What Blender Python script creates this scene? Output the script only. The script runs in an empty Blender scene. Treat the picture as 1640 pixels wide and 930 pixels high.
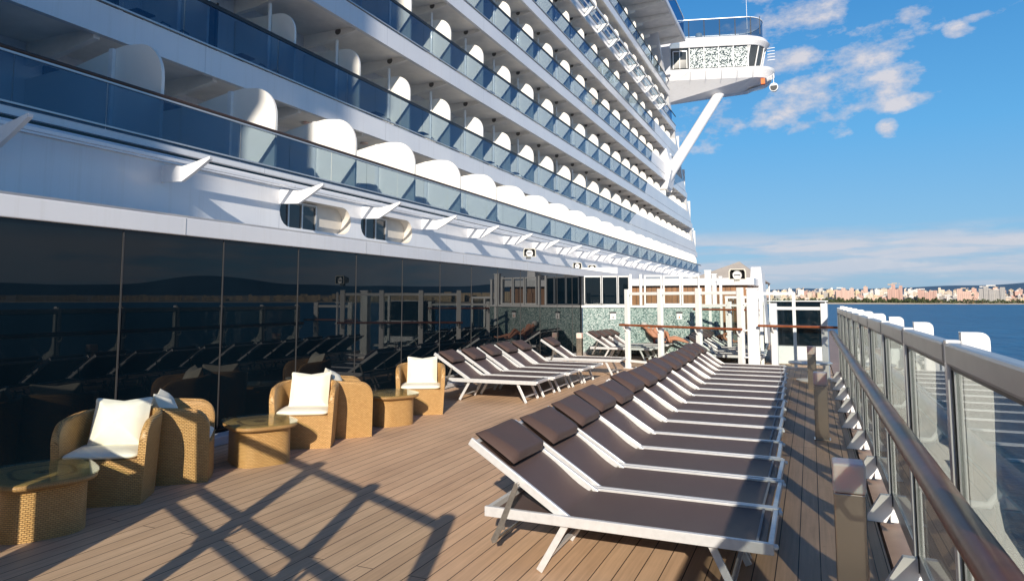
import bpy, math, random
from mathutils import Vector, Matrix, Euler
random.seed(7)
R=math.radians; PI=math.pi
sc=bpy.context.scene; col=sc.collection

# ------------------------------------------------------------------ mesh builder
class MB:
    def __init__(s): s.v=[];s.f=[];s.uv={};s.smooth=set()
    def add(s,vs,fs,sm=False,uvs=None):
        b=len(s.v); s.v+= [tuple(v) for v in vs]
        for i,f in enumerate(fs):
            s.f.append(tuple(b+k for k in f))
            if sm: s.smooth.add(len(s.f)-1)
            if uvs: s.uv[len(s.f)-1]=[uvs[k] for k in f]
        return s
    def box(s,x0,x1,y0,y1,z0,z1,rz=0,c=None):
        vs=[(x,y,z) for x in(x0,x1) for y in(y0,y1) for z in(z0,z1)]
        fs=[(0,1,3,2),(4,6,7,5),(0,4,5,1),(2,3,7,6),(0,2,6,4),(1,5,7,3)]
        if rz:
            cx,cy=c or ((x0+x1)/2,(y0+y1)/2);ca,sa=math.cos(rz),math.sin(rz)
            vs=[(cx+(x-cx)*ca-(y-cy)*sa,cy+(x-cx)*sa+(y-cy)*ca,z) for x,y,z in vs]
        return s.add(vs,fs)
    def beam(s,a,b,w,h,up=(0,0,1)):
        a=Vector(a);b=Vector(b);d=(b-a).normalized();u=Vector(up)
        r=d.cross(u)
        if r.length<1e-4: r=d.cross(Vector((0,1,0)))
        r.normalize();u=r.cross(d).normalized();r*=w/2;u*=h/2
        vs=[a-r-u,a+r-u,a+r+u,a-r+u,b-r-u,b+r-u,b+r+u,b-r+u]
        return s.add(vs,[(0,3,2,1),(4,5,6,7),(0,1,5,4),(1,2,6,5),(2,3,7,6),(3,0,4,7)])
    def tube(s,pts,r,n=10,sy=1.0,cap=True,up=(0,0,1)):
        pts=[Vector(p) for p in pts];vs=[];fs=[];m=len(pts)
        rr=r if isinstance(r,(list,tuple)) else [r]*m
        for i,p in enumerate(pts):
            d=(pts[min(i+1,m-1)]-pts[max(i-1,0)]).normalized();u=Vector(up)
            a=d.cross(u)
            if a.length<1e-3:a=d.cross(Vector((0,1,0)))
            a.normalize();b=a.cross(d).normalized()
            for k in range(n):
                t=2*PI*k/n;vs.append(p+a*math.cos(t)*rr[i]+b*math.sin(t)*rr[i]*sy)
        for i in range(m-1):
            for k in range(n):
                k2=(k+1)%n;fs.append((i*n+k,i*n+k2,(i+1)*n+k2,(i+1)*n+k))
        s.add(vs,fs,True)
        if cap: s.add(vs[:n],[tuple(range(n))[::-1]]);s.add(vs[-n:],[tuple(range(n))])
        return s
    def prism(s,poly,axis,a,b,sm=False):
        # poly list of 2D; axis 'y': (x,z) extruded in y ; 'z': (x,y) ; 'x': (y,z)
        def P(p,t): return {'y':(p[0],t,p[1]),'z':(p[0],p[1],t),'x':(t,p[0],p[1])}[axis]
        n=len(poly);vs=[P(p,a) for p in poly]+[P(p,b) for p in poly]
        s.add(vs,[tuple(range(n))[::-1],tuple(range(n,2*n))])
        s.add(vs,[(i,(i+1)%n,n+(i+1)%n,n+i) for i in range(n)],sm)
        return s
    def lathe(s,prof,n=32,c=(0,0,0),sx=1,sy=1):
        vs=[];fs=[];m=len(prof)
        for r,z in prof:
            for k in range(n):
                t=2*PI*k/n;vs.append((c[0]+r*sx*math.cos(t),c[1]+r*sy*math.sin(t),c[2]+z))
        for i in range(m-1):
            for k in range(n):
                k2=(k+1)%n;fs.append((i*n+k,i*n+k2,(i+1)*n+k2,(i+1)*n+k))
        uv=[(k/n*2*PI*prof[i][0],prof[i][1]) for i in range(m) for k in range(n)]
        s.add(vs,fs,True,uv);return s
    def grid(s,pts,closed=False,sm=True,uvs=None,flip=False):
        m=len(pts);n=len(pts[0]);vs=[p for row in pts for p in row];fs=[]
        for i in range(m-1):
            for k in range(n if closed else n-1):
                k2=(k+1)%n
                f=(i*n+k,i*n+k2,(i+1)*n+k2,(i+1)*n+k)
                fs.append(f[::-1] if flip else f)
        u=[q for row in uvs for q in row] if uvs else None
        s.add(vs,fs,sm,u);return s
    def build(s,name,mat,parent=None,loc=None,rz=0,bevel=0,fix=True):
        me=bpy.data.meshes.new(name);me.from_pydata(s.v,[],s.f)
        if s.uv:
            l=me.uv_layers.new(name='UVMap')
            for pi,p in enumerate(me.polygons):
                u=s.uv.get(pi)
                if u:
                    for k,li in enumerate(p.loop_indices): l.data[li].uv=u[k]
        for i in s.smooth: me.polygons[i].use_smooth=True
        if mat: me.materials.append(mat)
        me.update()
        if fix:
            import bmesh
            bm=bmesh.new();bm.from_mesh(me);bmesh.ops.recalc_face_normals(bm,faces=bm.faces);bm.to_mesh(me);bm.free()
        o=bpy.data.objects.new(name,me);col.objects.link(o)
        if parent:o.parent=parent
        if loc:o.location=loc
        if rz:o.rotation_euler.z=rz
        if bevel:
            b=o.modifiers.new('Bevel','BEVEL');b.width=bevel;b.segments=2;b.limit_method='ANGLE'
            b.angle_limit=R(50)
        return o
def tag(o,label,cat,group=None,kind=None):
    if label:o['label']=label
    if cat:o['category']=cat
    if group:o['group']=group
    if kind:o['kind']=kind
    return o
def struct(o): o['kind']='structure'; return o
def empty(name,loc=(0,0,0),rz=0,label=None,cat=None,group=None):
    o=bpy.data.objects.new(name,None);col.objects.link(o);o.location=loc;o.rotation_euler.z=rz
    o.empty_display_size=.1
    return tag(o,label,cat,group)
def link_copy(o,parent,loc=None):
    c=o.copy();col.objects.link(c);c.parent=parent
    if loc is not None:c.location=loc
    return c
def copy_tree(o,parent=None):
    c=o.copy();col.objects.link(c);c.parent=parent
    for ch in list(o.children): copy_tree(ch,c)
    return c

# ------------------------------------------------------------------ materials
class N:
    def __init__(s,name):
        s.m=bpy.data.materials.new(name);s.m.use_nodes=True;s.t=s.m.node_tree;s.n=s.t.nodes;s.l=s.t.links
        s.b=s.n['Principled BSDF'];s.out=s.n['Material Output']
    def new(s,t,**k):
        n=s.n.new(t)
        for a,v in k.items():
            if a in n.bl_rna.properties: setattr(n,a,v)
            else: n.inputs[a].default_value=v
        return n
    def link(s,a,b): s.l.new(a,b)
    def coord(s,kind='Object',scale=(1,1,1),rot=(0,0,0)):
        c=s.new('ShaderNodeTexCoord');m=s.new('ShaderNodeMapping');m.inputs['Scale'].default_value=scale
        m.inputs['Rotation'].default_value=rot;s.link(c.outputs[kind],m.inputs[0]);return m.outputs[0]
    def ramp(s,fac,stops):
        r=s.new('ShaderNodeValToRGB');e=r.color_ramp.elements
        while len(e)<len(stops):e.new(.5)
        for i,(p,c) in enumerate(stops):e[i].position=p;e[i].color=(*c,1) if len(c)==3 else c
        s.link(fac,r.inputs[0]);return r.outputs[0]
    def mix(s,fac,a,b,mode='MIX'):
        m=s.new('ShaderNodeMix');m.data_type='RGBA';m.blend_type=mode
        for v,i in((fac,0),(a,6),(b,7)):
            if hasattr(v,'links'):s.link(v,m.inputs[i])
            elif i==0:m.inputs[0].default_value=v
            else:m.inputs[i].default_value=(*v,1)
        return m.outputs[2]
    def math(s,op,a,b=0):
        m=s.new('ShaderNodeMath');m.operation=op
        for i,v in enumerate((a,b)):
            if hasattr(v,'links'):s.link(v,m.inputs[i])
            else:m.inputs[i].default_value=v
        return m.outputs[0]
    def noise(s,vec,scale,detail=4,rough=.55):
        n=s.new('ShaderNodeTexNoise');n.inputs['Scale'].default_value=scale;n.inputs['Detail'].default_value=detail
        n.inputs['Roughness'].default_value=rough;s.link(vec,n.inputs['Vector']);return n.outputs['Fac']
    def bump(s,h,strength=.2,dist=.01):
        b=s.new('ShaderNodeBump');b.inputs['Strength'].default_value=strength;b.inputs['Distance'].default_value=dist
        s.link(h,b.inputs['Height']);s.link(b.outputs[0],s.b.inputs['Normal'])
def simple(name,c,rough=.5,metal=0,var=.08,scale=3,spec=.5,bump=0,bscale=80,coat=0,streak=False):
    m=N(name);v=m.coord('Object',(1,1,.25) if streak else (1,1,1));f=m.noise(v,scale)
    lo=tuple(x*(1-var) for x in c);hi=tuple(min(1,x*(1+var*.6)) for x in c)
    m.link(m.ramp(f,[(.3,lo),(.7,hi)]),m.b.inputs['Base Color'])
    m.b.inputs['Roughness'].default_value=rough;m.b.inputs['Metallic'].default_value=metal
    m.b.inputs['Specular IOR Level'].default_value=spec;m.b.inputs['Coat Weight'].default_value=coat
    if bump: m.bump(m.noise(v,bscale,3),bump,.005)
    return m.m
def thin_glass(name,tint,refl=.12,rcol=(1,1,1),facing=.5):
    m=N(name);m.n.remove(m.b)
    t=m.new('ShaderNodeBsdfTransparent');t.inputs[0].default_value=(*tint,1)
    g=m.new('ShaderNodeBsdfGlossy');g.inputs['Roughness'].default_value=.01;g.inputs[0].default_value=(*rcol,1)
    lw=m.new('ShaderNodeLayerWeight');lw.inputs[0].default_value=facing
    fr=m.math('ADD',m.math('MULTIPLY',m.math('POWER',lw.outputs['Facing'],3.0),.42),refl)
    # very slight waviness of the panes
    bn=m.new('ShaderNodeBump');bn.inputs['Strength'].default_value=.02;bn.inputs['Distance'].default_value=.02
    m.link(m.noise(m.coord('Object'),1.3,1),bn.inputs['Height']);m.link(bn.outputs[0],g.inputs['Normal'])
    x=m.new('ShaderNodeMixShader');m.link(fr,x.inputs[0]);m.link(t.outputs[0],x.inputs[1]);m.link(g.outputs[0],x.inputs[2])
    m.link(x.outputs[0],m.out.inputs[0]);return m.m

def white_paint():
    m=N('ship_white');v=m.coord('Object');f=m.noise(v,.35,5);g=m.noise(m.coord('Object',(1,4,.15)),2.2,5,.7)
    base=m.ramp(f,[(.3,(.66,.67,.70)),(.7,(.76,.76,.77))])
    st=m.ramp(g,[(.52,(1,1,1)),(.8,(.86,.84,.80))])
    sy_=m.new('ShaderNodeSeparateXYZ');m.link(v,sy_.inputs[0])
    fr_=m.math('FRACT',m.math('DIVIDE',m.math('ADD',sy_.outputs[1],400.3),6.62))
    jn=m.math('LESS_THAN',fr_,.0028)
    c_=m.mix(.7,base,st,'MULTIPLY');c_=m.mix(m.math('MULTIPLY',jn,.45),c_,(.30,.31,.34))
    m.link(c_,m.b.inputs['Base Color'])
    m.b.inputs['Roughness'].default_value=.32;m.b.inputs['Coat Weight'].default_value=.25
    m.bump(m.noise(v,.9,2),.12,.03);return m.m
M={}
M['white']=white_paint()
M['soffit']=simple('soffit_paint',(.88,.84,.78),.5,var=.12,scale=1.6)
M['white2']=simple('divider_paint',(.82,.80,.75),.4,var=.03,scale=2)
M['post']=simple('post_paint',(.80,.80,.79),.3,var=.05,scale=6,coat=.2)
M['alu']=simple('brushed_aluminium',(.66,.66,.66),.34,metal=.3,var=.08,scale=25)
M['greyalu']=simple('grey_aluminium',(.50,.50,.50),.35,metal=.5,var=.06,scale=8)
M['chrome']=simple('polished_steel',(.50,.42,.34),.26,metal=.85,var=.02)
M['steel']=simple('dull_steel',(.35,.33,.30),.35,metal=.8,var=.2,scale=40)
M['dark']=simple('dark_trim',(.03,.032,.035),.4,var=.2)
M['rubber']=simple('rubber',(.30,.30,.30),.7)
M['cream']=simple('cream_canvas',(.83,.79,.66),.85,var=.05,scale=9,spec=.2,bump=.25,bscale=220)
M['bglass']=thin_glass('balcony_glass',(.57,.64,.68),.06,(.42,.58,.85),.45)
M['rglass']=thin_glass('railing_glass',(.69,.71,.69),.06,(.85,.88,.9),.5)
M['cglass']=thin_glass('clear_glass',(.93,.955,.945),.02,(1,1,1),.4)
M['tabletop']=thin_glass('table_glass',(.91,.95,.90),.04,(1,1,1),.5)
M['handrail']=simple('varnished_handrail',(.26,.085,.045),.33,var=.35,scale=6,spec=.25,coat=.06)
M['teakrail']=simple('teak_handrail',(.26,.075,.025),.35,var=.25,scale=9,coat=.3)
M['wood']=simple('wood_cladding',(.30,.15,.07),.5,var=.35,scale=5,streak=True)
M['grey']=simple('grey_canvas',(.42,.38,.34),.8,var=.12,scale=1)
M['lampcube']=simple('opal_lamp',(.93,.82,.80),.35,var=.04)
def opal():
    m=N('opal_lamp');m.b.inputs['Base Color'].default_value=(1,.64,.56,1);m.b.inputs['Roughness'].default_value=.35
    m.b.inputs['Subsurface Weight'].default_value=.9;m.b.inputs['Subsurface Radius'].default_value=(1,.55,.45);m.b.inputs['Subsurface Scale'].default_value=.12
    return m.m
M['lampcube']=opal()
M['skin']=simple('skin_tone',(.50,.23,.14),.55,var=.12,scale=12,spec=.3)
M['swim']=simple('maroon_fabric',(.10,.01,.015),.8)
M['navy']=simple('navy_fabric',(.02,.03,.06),.8)
M['hair']=simple('brown_hair',(.05,.03,.02),.7)
M['hair2']=simple('grey_hair',(.5,.47,.44),.7)
M['towel']=simple('white_towel',(.8,.8,.8),.9,bump=.3)
M['orange']=simple('orange_paint',(.75,.16,.02),.4)
M['waterway']=simple('waterway_paint',(.30,.20,.14),.5,var=.2)
M['wscreen']=thin_glass('tinted_windscreen',(.40,.47,.52),.14,(.75,.85,1),.5)
M['jamb']=simple('beige_recess',(.60,.56,.50),.6,var=.1)
M['hole']=simple('shadowed_hole',(.13,.12,.11),.7)
M['mull']=simple('dark_mullion',(.05,.047,.045),.5)
M['darkwood']=simple('dark_wood_rail',(.055,.032,.024),.5,var=.2)
M['red']=simple('red_paint',(.5,.02,.02),.4)
M['pebble']=simple('antenna_white',(.78,.78,.78),.35)
def sling_mat(name,c):
    m=N(name);v=m.coord('UV');
    b=m.new('ShaderNodeTexChecker');b.inputs['Scale'].default_value=260;m.link(v,b.inputs['Vector'])
    c2=tuple(x*.62 for x in c);f=m.noise(m.coord('Object'),4,4)
    base=m.mix(b.outputs['Fac'],c,c2);base=m.mix(m.math('MULTIPLY',f,.35),base,tuple(x*1.5 for x in c))
    m.link(base,m.b.inputs['Base Color']);m.b.inputs['Roughness'].default_value=.5;m.b.inputs['Specular IOR Level'].default_value=.25
    m.bump(b.outputs['Fac'],.25,.002);return m.m
M['sling']=sling_mat('woven_sling',(.110,.074,.066))
M['pillow']=sling_mat('woven_pillow',(.100,.065,.055))
def wicker():
    m=N('wicker');v=m.coord('UV')
    b=m.new('ShaderNodeTexBrick');b.offset=.5;b.inputs['Scale'].default_value=1
    b.inputs['Brick Width'].default_value=.032;b.inputs['Row Height'].default_value=.015
    b.inputs['Mortar Size'].default_value=.0026;b.inputs['Mortar Smooth'].default_value=.8
    b.inputs['Color1'].default_value=(.67,.40,.155,1);b.inputs['Color2'].default_value=(.55,.305,.105,1);b.inputs['Mortar'].default_value=(.14,.06,.02,1)
    m.link(v,b.inputs['Vector'])
    f=m.noise(m.coord('Object'),5,4)
    m.link(m.mix(m.math('MULTIPLY',f,.45),b.outputs['Color'],(.66,.40,.15)),m.b.inputs['Base Color'])
    m.b.inputs['Roughness'].default_value=.42
    inv=m.math('SUBTRACT',1,b.outputs['Fac']);m.bump(inv,1.0,.006);return m.m
M['wicker']=wicker()
def deckmat():
    m=N('deck_planks');v=m.coord('Object',(1,1,1),(0,0,R(90)))
    b=m.new('ShaderNodeTexBrick');b.offset=.43;b.offset_frequency=3;b.inputs['Scale'].default_value=1
    b.inputs['Brick Width'].default_value=9.3;b.inputs['Row Height'].default_value=.138
    b.inputs['Mortar Size'].default_value=.0036;b.inputs['Mortar Smooth'].default_value=.1;b.inputs['Bias'].default_value=-.1
    b.inputs['Color1'].default_value=(.70,.47,.30,1);b.inputs['Color2'].default_value=(.60,.39,.245,1);b.inputs['Mortar'].default_value=(.018,.014,.012,1)
    m.link(v,b.inputs['Vector'])
    g=m.noise(m.coord('Object',(38,1.2,1)),1,5,.6)      # grain runs along the planks
    big=m.noise(m.coord('Object'),.7,4,.6)
    c=m.mix(.75,b.outputs['Color'],m.ramp(g,[(.25,(.72,.71,.70)),(.75,(1.12,1.12,1.12))]),'MULTIPLY')
    c=m.mix(.8,c,m.ramp(big,[(.3,(.82,.83,.85)),(.7,(1.1,1.08,1.05))]),'MULTIPLY')
    wear=m.noise(m.coord('Object',(1,.35,1)),2.4,6,.7);c=m.mix(.55,c,m.ramp(wear,[(.30,(.84,.82,.80)),(.5,(1,1,1)),(.72,(1.08,1.07,1.05))]),'MULTIPLY')
    spots=m.noise(m.coord('Object'),23,2,.5)
    c=m.mix(.5,c,m.ramp(spots,[(.70,(1,1,1)),(.78,(.7,.68,.66))]),'MULTIPLY')
    m.link(c,m.b.inputs['Base Color']);m.b.inputs['Roughness'].default_value=.58;m.b.inputs['Specular IOR Level'].default_value=.3
    m.bump(m.math('SUBTRACT',m.math('MULTIPLY',g,.15),b.outputs['Fac']),.5,.004);return m.m
M['deck']=deckmat()
def wallglass():
    m=N('dark_window_glass');f=m.noise(m.coord('Object',(1,.8,.3)),.8,3)
    m.link(m.ramp(f,[(.35,(.002,.006,.010)),(.7,(.004,.011,.017))]),m.b.inputs['Base Color'])
    m.b.inputs['Roughness'].default_value=.0;m.b.inputs['IOR'].default_value=1.42
    m.b.inputs['Coat Weight'].default_value=.0;m.b.inputs['Coat Roughness'].default_value=.0
    m.bump(m.noise(m.coord('Object'),.5,1),.015,.05);return m.m
M['wallglass']=wallglass()
M['darkdoor']=simple('dark_door_glass',(.05,.055,.06),.06,var=.3,scale=.8)
def mosaic():
    m=N('mosaic_tiles');v=m.coord('Object')
    vo=m.new('ShaderNodeTexVoronoi');vo.inputs['Scale'].default_value=32;m.link(v,vo.inputs['Vector'])
    sp=m.new('ShaderNodeSeparateColor');m.link(vo.outputs['Color'],sp.inputs[0])
    m.link(m.ramp(sp.outputs[0],[(.0,(.05,.08,.08)),(.25,(.17,.25,.24)),(.6,(.27,.35,.33)),(.9,(.46,.52,.50))]),m.b.inputs['Base Color'])
    m.b.inputs['Roughness'].default_value=.2;return m.m
M['mosaic']=mosaic()
def frit():
    m=N('speckled_window');v=m.coord('Object')
    f=m.noise(v,9,1,.5)
    m.link(m.ramp(f,[(.44,(.04,.055,.06)),(.5,(.30,.36,.36)),(.56,(.80,.84,.82))]),m.b.inputs['Base Color'])
    m.b.inputs['Roughness'].default_value=.1;return m.m
M['frit']=frit()
def sea():
    m=N('sea_water');v=m.coord('Object')
    a=m.noise(m.coord('Object',(.10,.05,1)),1,6,.62);b=m.noise(m.coord('Object',(.006,.004,1)),1,4,.6)
    c=m.ramp(b,[(.3,(.010,.085,.19)),(.7,(.014,.105,.225))]);c=m.mix(.6,c,m.ramp(a,[(.35,(.65,.7,.75)),(.65,(1.3,1.25,1.2))]),'MULTIPLY')
    m.link(c,m.b.inputs['Base Color']);m.b.inputs['Roughness'].default_value=.35;m.b.inputs['Specular IOR Level'].default_value=.16
    m.bump(a,1.0,2.5);return m.m
M['sea']=sea()
def far(name,c1,c2,scale):
    m=N(name);m.link(m.ramp(m.noise(m.coord('Object'),scale,6,.65),[(.35,c1),(.65,c2)]),m.b.inputs['Base Color'])
    m.b.inputs['Roughness'].default_value=.9;m.b.inputs['Specular IOR Level'].default_value=.1;return m.m
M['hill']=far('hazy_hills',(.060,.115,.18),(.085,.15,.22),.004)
M['hill2']=far('near_hills',(.07,.10,.10),(.16,.16,.13),.01)
M['shore']=far('shore_ground',(.42,.36,.27),(.60,.50,.38),.02)
M['trees']=far('tree_belt_leaves',(.045,.062,.030),(.11,.13,.065),.25)
def facade(name,c):
    m=N(name);v=m.coord('Object',(1,1,1))
    cb=m.new('ShaderNodeTexBrick');cb.offset=0;cb.inputs['Scale'].default_value=1
    cb.inputs['Brick Width'].default_value=3.6;cb.inputs['Row Height'].default_value=3.1;cb.inputs['Mortar Size'].default_value=1.0;cb.inputs['Mortar Smooth'].default_value=.1
    mp=m.new('ShaderNodeCombineXYZ');s=m.new('ShaderNodeSeparateXYZ');m.link(v,s.inputs[0])
    m.link(m.math('ADD',s.outputs[0],s.outputs[1]),mp.inputs[0]);m.link(s.outputs[2],mp.inputs[1]);m.link(mp.outputs[0],cb.inputs['Vector'])
    w=(.16,.15,.15)
    f=m.noise(v,.08,3)
    cc=m.mix(f,tuple(x*.8 for x in c),c)
    m.link(m.mix(cb.outputs['Fac'],w,cc),m.b.inputs['Base Color'])
    m.b.inputs['Roughness'].default_value=.8;return m.m
FAC={'pink':facade('pink_render',(.70,.47,.38)),'cream':facade('cream_render',(.74,.62,.48)),'white':facade('white_render',(.78,.75,.70)),
     'ochre':facade('ochre_render',(.70,.54,.34)),'terracotta':facade('terracotta_render',(.60,.37,.30)),'grey':facade('grey_render',(.42,.40,.38))}
M['roofterr']=simple('roof_plant',(.45,.36,.28),.8)

# ------------------------------------------------------------------ camera
H=1.8
cam=bpy.data.cameras.new('camera');co=bpy.data.objects.new('camera',cam);col.objects.link(co);sc.camera=co
cam.sensor_width=36;cam.lens=1093/1640*36;cam.shift_y=-82/1640;cam.clip_start=.05;cam.clip_end=60000
f_=1093.;t=math.atan(97/f_);psi=math.atan(478/math.hypot(f_,97))
co.location=(0,0,H);co.rotation_euler=Euler((R(90)+t,0,psi),'XYZ')

# ------------------------------------------------------------------ light
SAZ=R(160);SEL=R(21.5)
S=Vector((math.sin(SAZ)*math.cos(SEL),math.cos(SAZ)*math.cos(SEL),math.sin(SEL)))
sun=bpy.data.lights.new('sun','SUN');so=bpy.data.objects.new('sun',sun);col.objects.link(so)
sun.energy=6.2;sun.angle=R(.5);sun.color=(1,.90,.76);so.rotation_euler=S.to_track_quat('Z','Y').to_euler();so.location=(0,-20,40)
w=bpy.data.worlds.new('World');sc.world=w;w.use_nodes=True;wt=w.node_tree;wn=wt.nodes;wl=wt.links
bg=wn['Background'];bg.inputs[1].default_value=1.0
class WN(N):
    def __init__(s): s.t=wt;s.n=wn;s.l=wl
W=WN()
sky=W.new('ShaderNodeTexSky');sky.sky_type='NISHITA';sky.sun_disc=False;sky.sun_elevation=SEL;sky.sun_rotation=SAZ
sky.air_density=1.15;sky.dust_density=.45;sky.ozone_density=2.2;sky.altitude=10
tc=W.new('ShaderNodeTexCoord');dirv=tc.outputs['Generated']
sx=W.new('ShaderNodeSeparateXYZ');wl.new(dirv,sx.inputs[0])
vx,vy,vz=sx.outputs
# project the view direction on a cloud layer, so clouds flatten towards the horizon
den=W.math('MAXIMUM',W.math('ADD',vz,.10),.03)
cx=W.math('DIVIDE',vx,den);cy=W.math('DIVIDE',vy,den)
cv=W.new('ShaderNodeCombineXYZ');wl.new(cx,cv.inputs[0]);wl.new(cy,cv.inputs[1]);cv.inputs[2].default_value=3.3
n1=W.noise(cv.outputs[0],2.3,10,.60);n2=W.noise(cv.outputs[0],.55,3,.5)
cf=W.math('ADD',n1,W.math('MULTIPLY',W.math('SUBTRACT',n2,.5),.75))
mask=W.ramp(cf,[(.525,(0,0,0)),(.60,(.55,.55,.55)),(.69,(1,1,1))])
# broad low bank near the horizon
cv2=W.new('ShaderNodeCombineXYZ');wl.new(W.math('MULTIPLY',vx,3.2),cv2.inputs[0]);wl.new(W.math('MULTIPLY',vy,3.2),cv2.inputs[1]);wl.new(W.math('MULTIPLY',vz,26),cv2.inputs[2])
n3=W.noise(cv2.outputs[0],1.25,8,.58)
band=W.ramp(vz,[(.0,(.35,.35,.35)),(.03,(.75,.75,.75)),(.072,(1,1,1)),(.088,(.5,.5,.5)),(.10,(0,0,0))])
m2=W.math('MULTIPLY',W.ramp(n3,[(.40,(.08,.08,.08)),(.54,(1,1,1))]),band)
mk=W.math('MAXIMUM',W.math('MULTIPLY',mask,.8),W.math('MULTIPLY',m2,.7))
# single clouds placed in the sky by direction (azimuth, elevation in degrees, half width, half height, tilt)
def cdir(px,py):
    a=(px-820)/1093;b=-(py-383)/1093
    F_=Vector((-math.sin(psi)*math.cos(t),math.cos(psi)*math.cos(t),math.sin(t)));R_=Vector((math.cos(psi),math.sin(psi),0));U_=R_.cross(F_)
    return (F_+R_*a+U_*b).normalized()
CL=[(1275,15,78,48,0),(1440,32,66,16,12),(1400,80,76,28,14),(1285,165,100,36,20),(1305,200,50,24,5),(1415,142,62,28,22),(1445,162,55,12,8),(1140,198,62,40,5),(1262,98,60,22,8),(1535,50,20,14,0),(1420,206,14,14,0),(1590,20,40,8,10),(1340,118,60,10,20),(1190,60,60,30,0)]
acc=None
wn2=W.noise(cv.outputs[0],2.2,4,.6)
for (px_,py_,w_,h_,ti) in CL:
    c_=cdir(px_,py_);r_=Vector((c_.y,-c_.x,0)).normalized();u_=r_.cross(c_)
    ta=R(ti);r2=r_*math.cos(ta)+u_*math.sin(ta);u2=u_*math.cos(ta)-r_*math.sin(ta)
    outs=[]
    for v_,sz in((r2,w_/1093*.93),(u2,h_/1093*.93)):
        d=W.new('ShaderNodeVectorMath');d.operation='DOT_PRODUCT';wl.new(dirv,d.inputs[0]);d.inputs[1].default_value=tuple(v_/sz);outs.append(W.math('POWER',W.math('ABSOLUTE',d.outputs['Value']),2))
    e_=W.math('SUBTRACT',1,W.math('ADD',outs[0],outs[1]))
    acc=e_ if acc is None else W.math('MAXIMUM',acc,e_)
acc=W.math('MAXIMUM',acc,-1.5)
# fine cauliflower noise on the direction itself
sc_v=W.new('ShaderNodeVectorMath');sc_v.operation='MULTIPLY';wl.new(dirv,sc_v.inputs[0]);sc_v.inputs[1].default_value=(16,16,30)
nf=W.noise(sc_v.outputs[0],1.0,10,.62)
dens=W.math('ADD',W.math('MULTIPLY',acc,.33),W.math('MULTIPLY',W.math('SUBTRACT',nf,.5),2.3))
cm=W.ramp(dens,[(.04,(0,0,0)),(.20,(.38,.38,.38)),(.52,(.92,.92,.92))])
side=W.ramp(vx,[(.36,(0,0,0)),(.6,(1,1,1))])
mk=W.math('MAXIMUM',W.math('MULTIPLY',W.math('MULTIPLY',mask,.75),side),W.math('MAXIMUM',cm,W.math('MULTIPLY',m2,.92)))
cshade=W.math('ADD',W.math('MULTIPLY',nf,1.2),W.math('MULTIPLY',dens,.35))
lit=W.ramp(cshade,[(.50,(4.6,5.0,6.2)),(.95,(6.9,6.7,7.1))])
K=1/.115
grad=W.ramp(vz,[(.0,(.030*K,.052*K,.077*K)),(.07,(.026*K,.055*K,.086*K)),(.22,(.0120*K,.0475*K,.091*K)),(.45,(.0025*K,.0265*K,.071*K)),(.62,(.002*K,.010*K,.034*K))])
gs_=W.new('ShaderNodeVectorMath');gs_.operation='SCALE';gs_.inputs['Scale'].default_value=10;wl.new(grad,gs_.inputs[0])
skyc=W.mix(.82,W.mix(1.0,sky.outputs[0],(.85,.98,1.12),'MULTIPLY'),gs_.outputs[0])
lit=W.mix(W.math('MULTIPLY',m2,.7),lit,(6.6,6.7,7.2))
fin=W.mix(mk,skyc,lit)
wl.new(fin,bg.inputs[0]);bg.inputs[1].default_value=.104

# ================================================================== SETTING
SEAZ=-9
struct(MB().add([(-30000,-30000,SEAZ),(30000,-30000,SEAZ),(30000,40000,SEAZ),(-30000,40000,SEAZ)],[(0,1,2,3)]).build('sea',M['sea']))
def pol(az,r): return (math.sin(R(az))*r,math.cos(R(az))*r)
# shore: a strip of land curving round the bay
def strip(name,az0,az1,rf,r1,zf,mat,n=160,rows=10,pw_=1):
    rowsl=[]
    for j in range(rows+1):
        row=[]
        vv=(j/rows)**pw_
        for i in range(n+1):
            az=az0+(az1-az0)*i/n;r0=rf(az);r=r0+(r1-r0)*vv
            x,y=pol(az,r);row.append((x,y,zf(az,vv)))
        rowsl.append(row)
    return MB().grid(rowsl).build(name,mat)
def shore_r(az): return 1950+60*math.sin(R(az*9))+ (max(0,az-20)*42)
struct(strip('shore',-30,120,shore_r,9000,lambda az,v:SEAZ-.5+3.4*min(1,v*500)+v*80,M['shore'],160,26,3))
rh=random.Random(3)
def fb(az,s):
    return sum(math.sin(az*s*k*1.0+k*2.3+s)/k for k in (1,2,3,5,8))
def hillz(az,v):
    h=150+26*fb(R(az),9)+130*math.exp(-((az-47)/5)**2)+60*math.exp(-((az-33)/10)**2)+ (30*math.exp(-((az-14)/3)**2))
    return SEAZ+h*math.sin(min(1,v*1.3)*PI/2)
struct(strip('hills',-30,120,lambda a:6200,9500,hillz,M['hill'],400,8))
# deck floor, hull side, waterway
struct(MB().add([(-7.4,-14,0),(.43,-14,0),(.43,60,0),(-7.4,60,0)],[(0,1,2,3)]).build('deck_floor',M['deck']))
# ================================================================== SHIP SIDE
ship=empty('cruise_ship',(-13,30,0),0,'white multi-storey cruise ship superstructure with rows of glass fronted balconies','ship')
OFF=Vector((13,-30,0))
def sp(mb,name,mat,parent=None,bevel=0,base=ship):
    o=mb.build(name,mat,parent or base,bevel=bevel)
    if parent is None: o.location=OFF
    return o
yend=lambda z:78-(z-6.5)*1.05
Y0=-1.7
# hull under and outside the deck
hull=sp(MB().box(-24,.95,-14,80,-9.6,-.12),'hull',M['white'])
sp(MB().box(.46,.95,-14,60,-.12,-.03),'waterway',M['waterway'])
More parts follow.
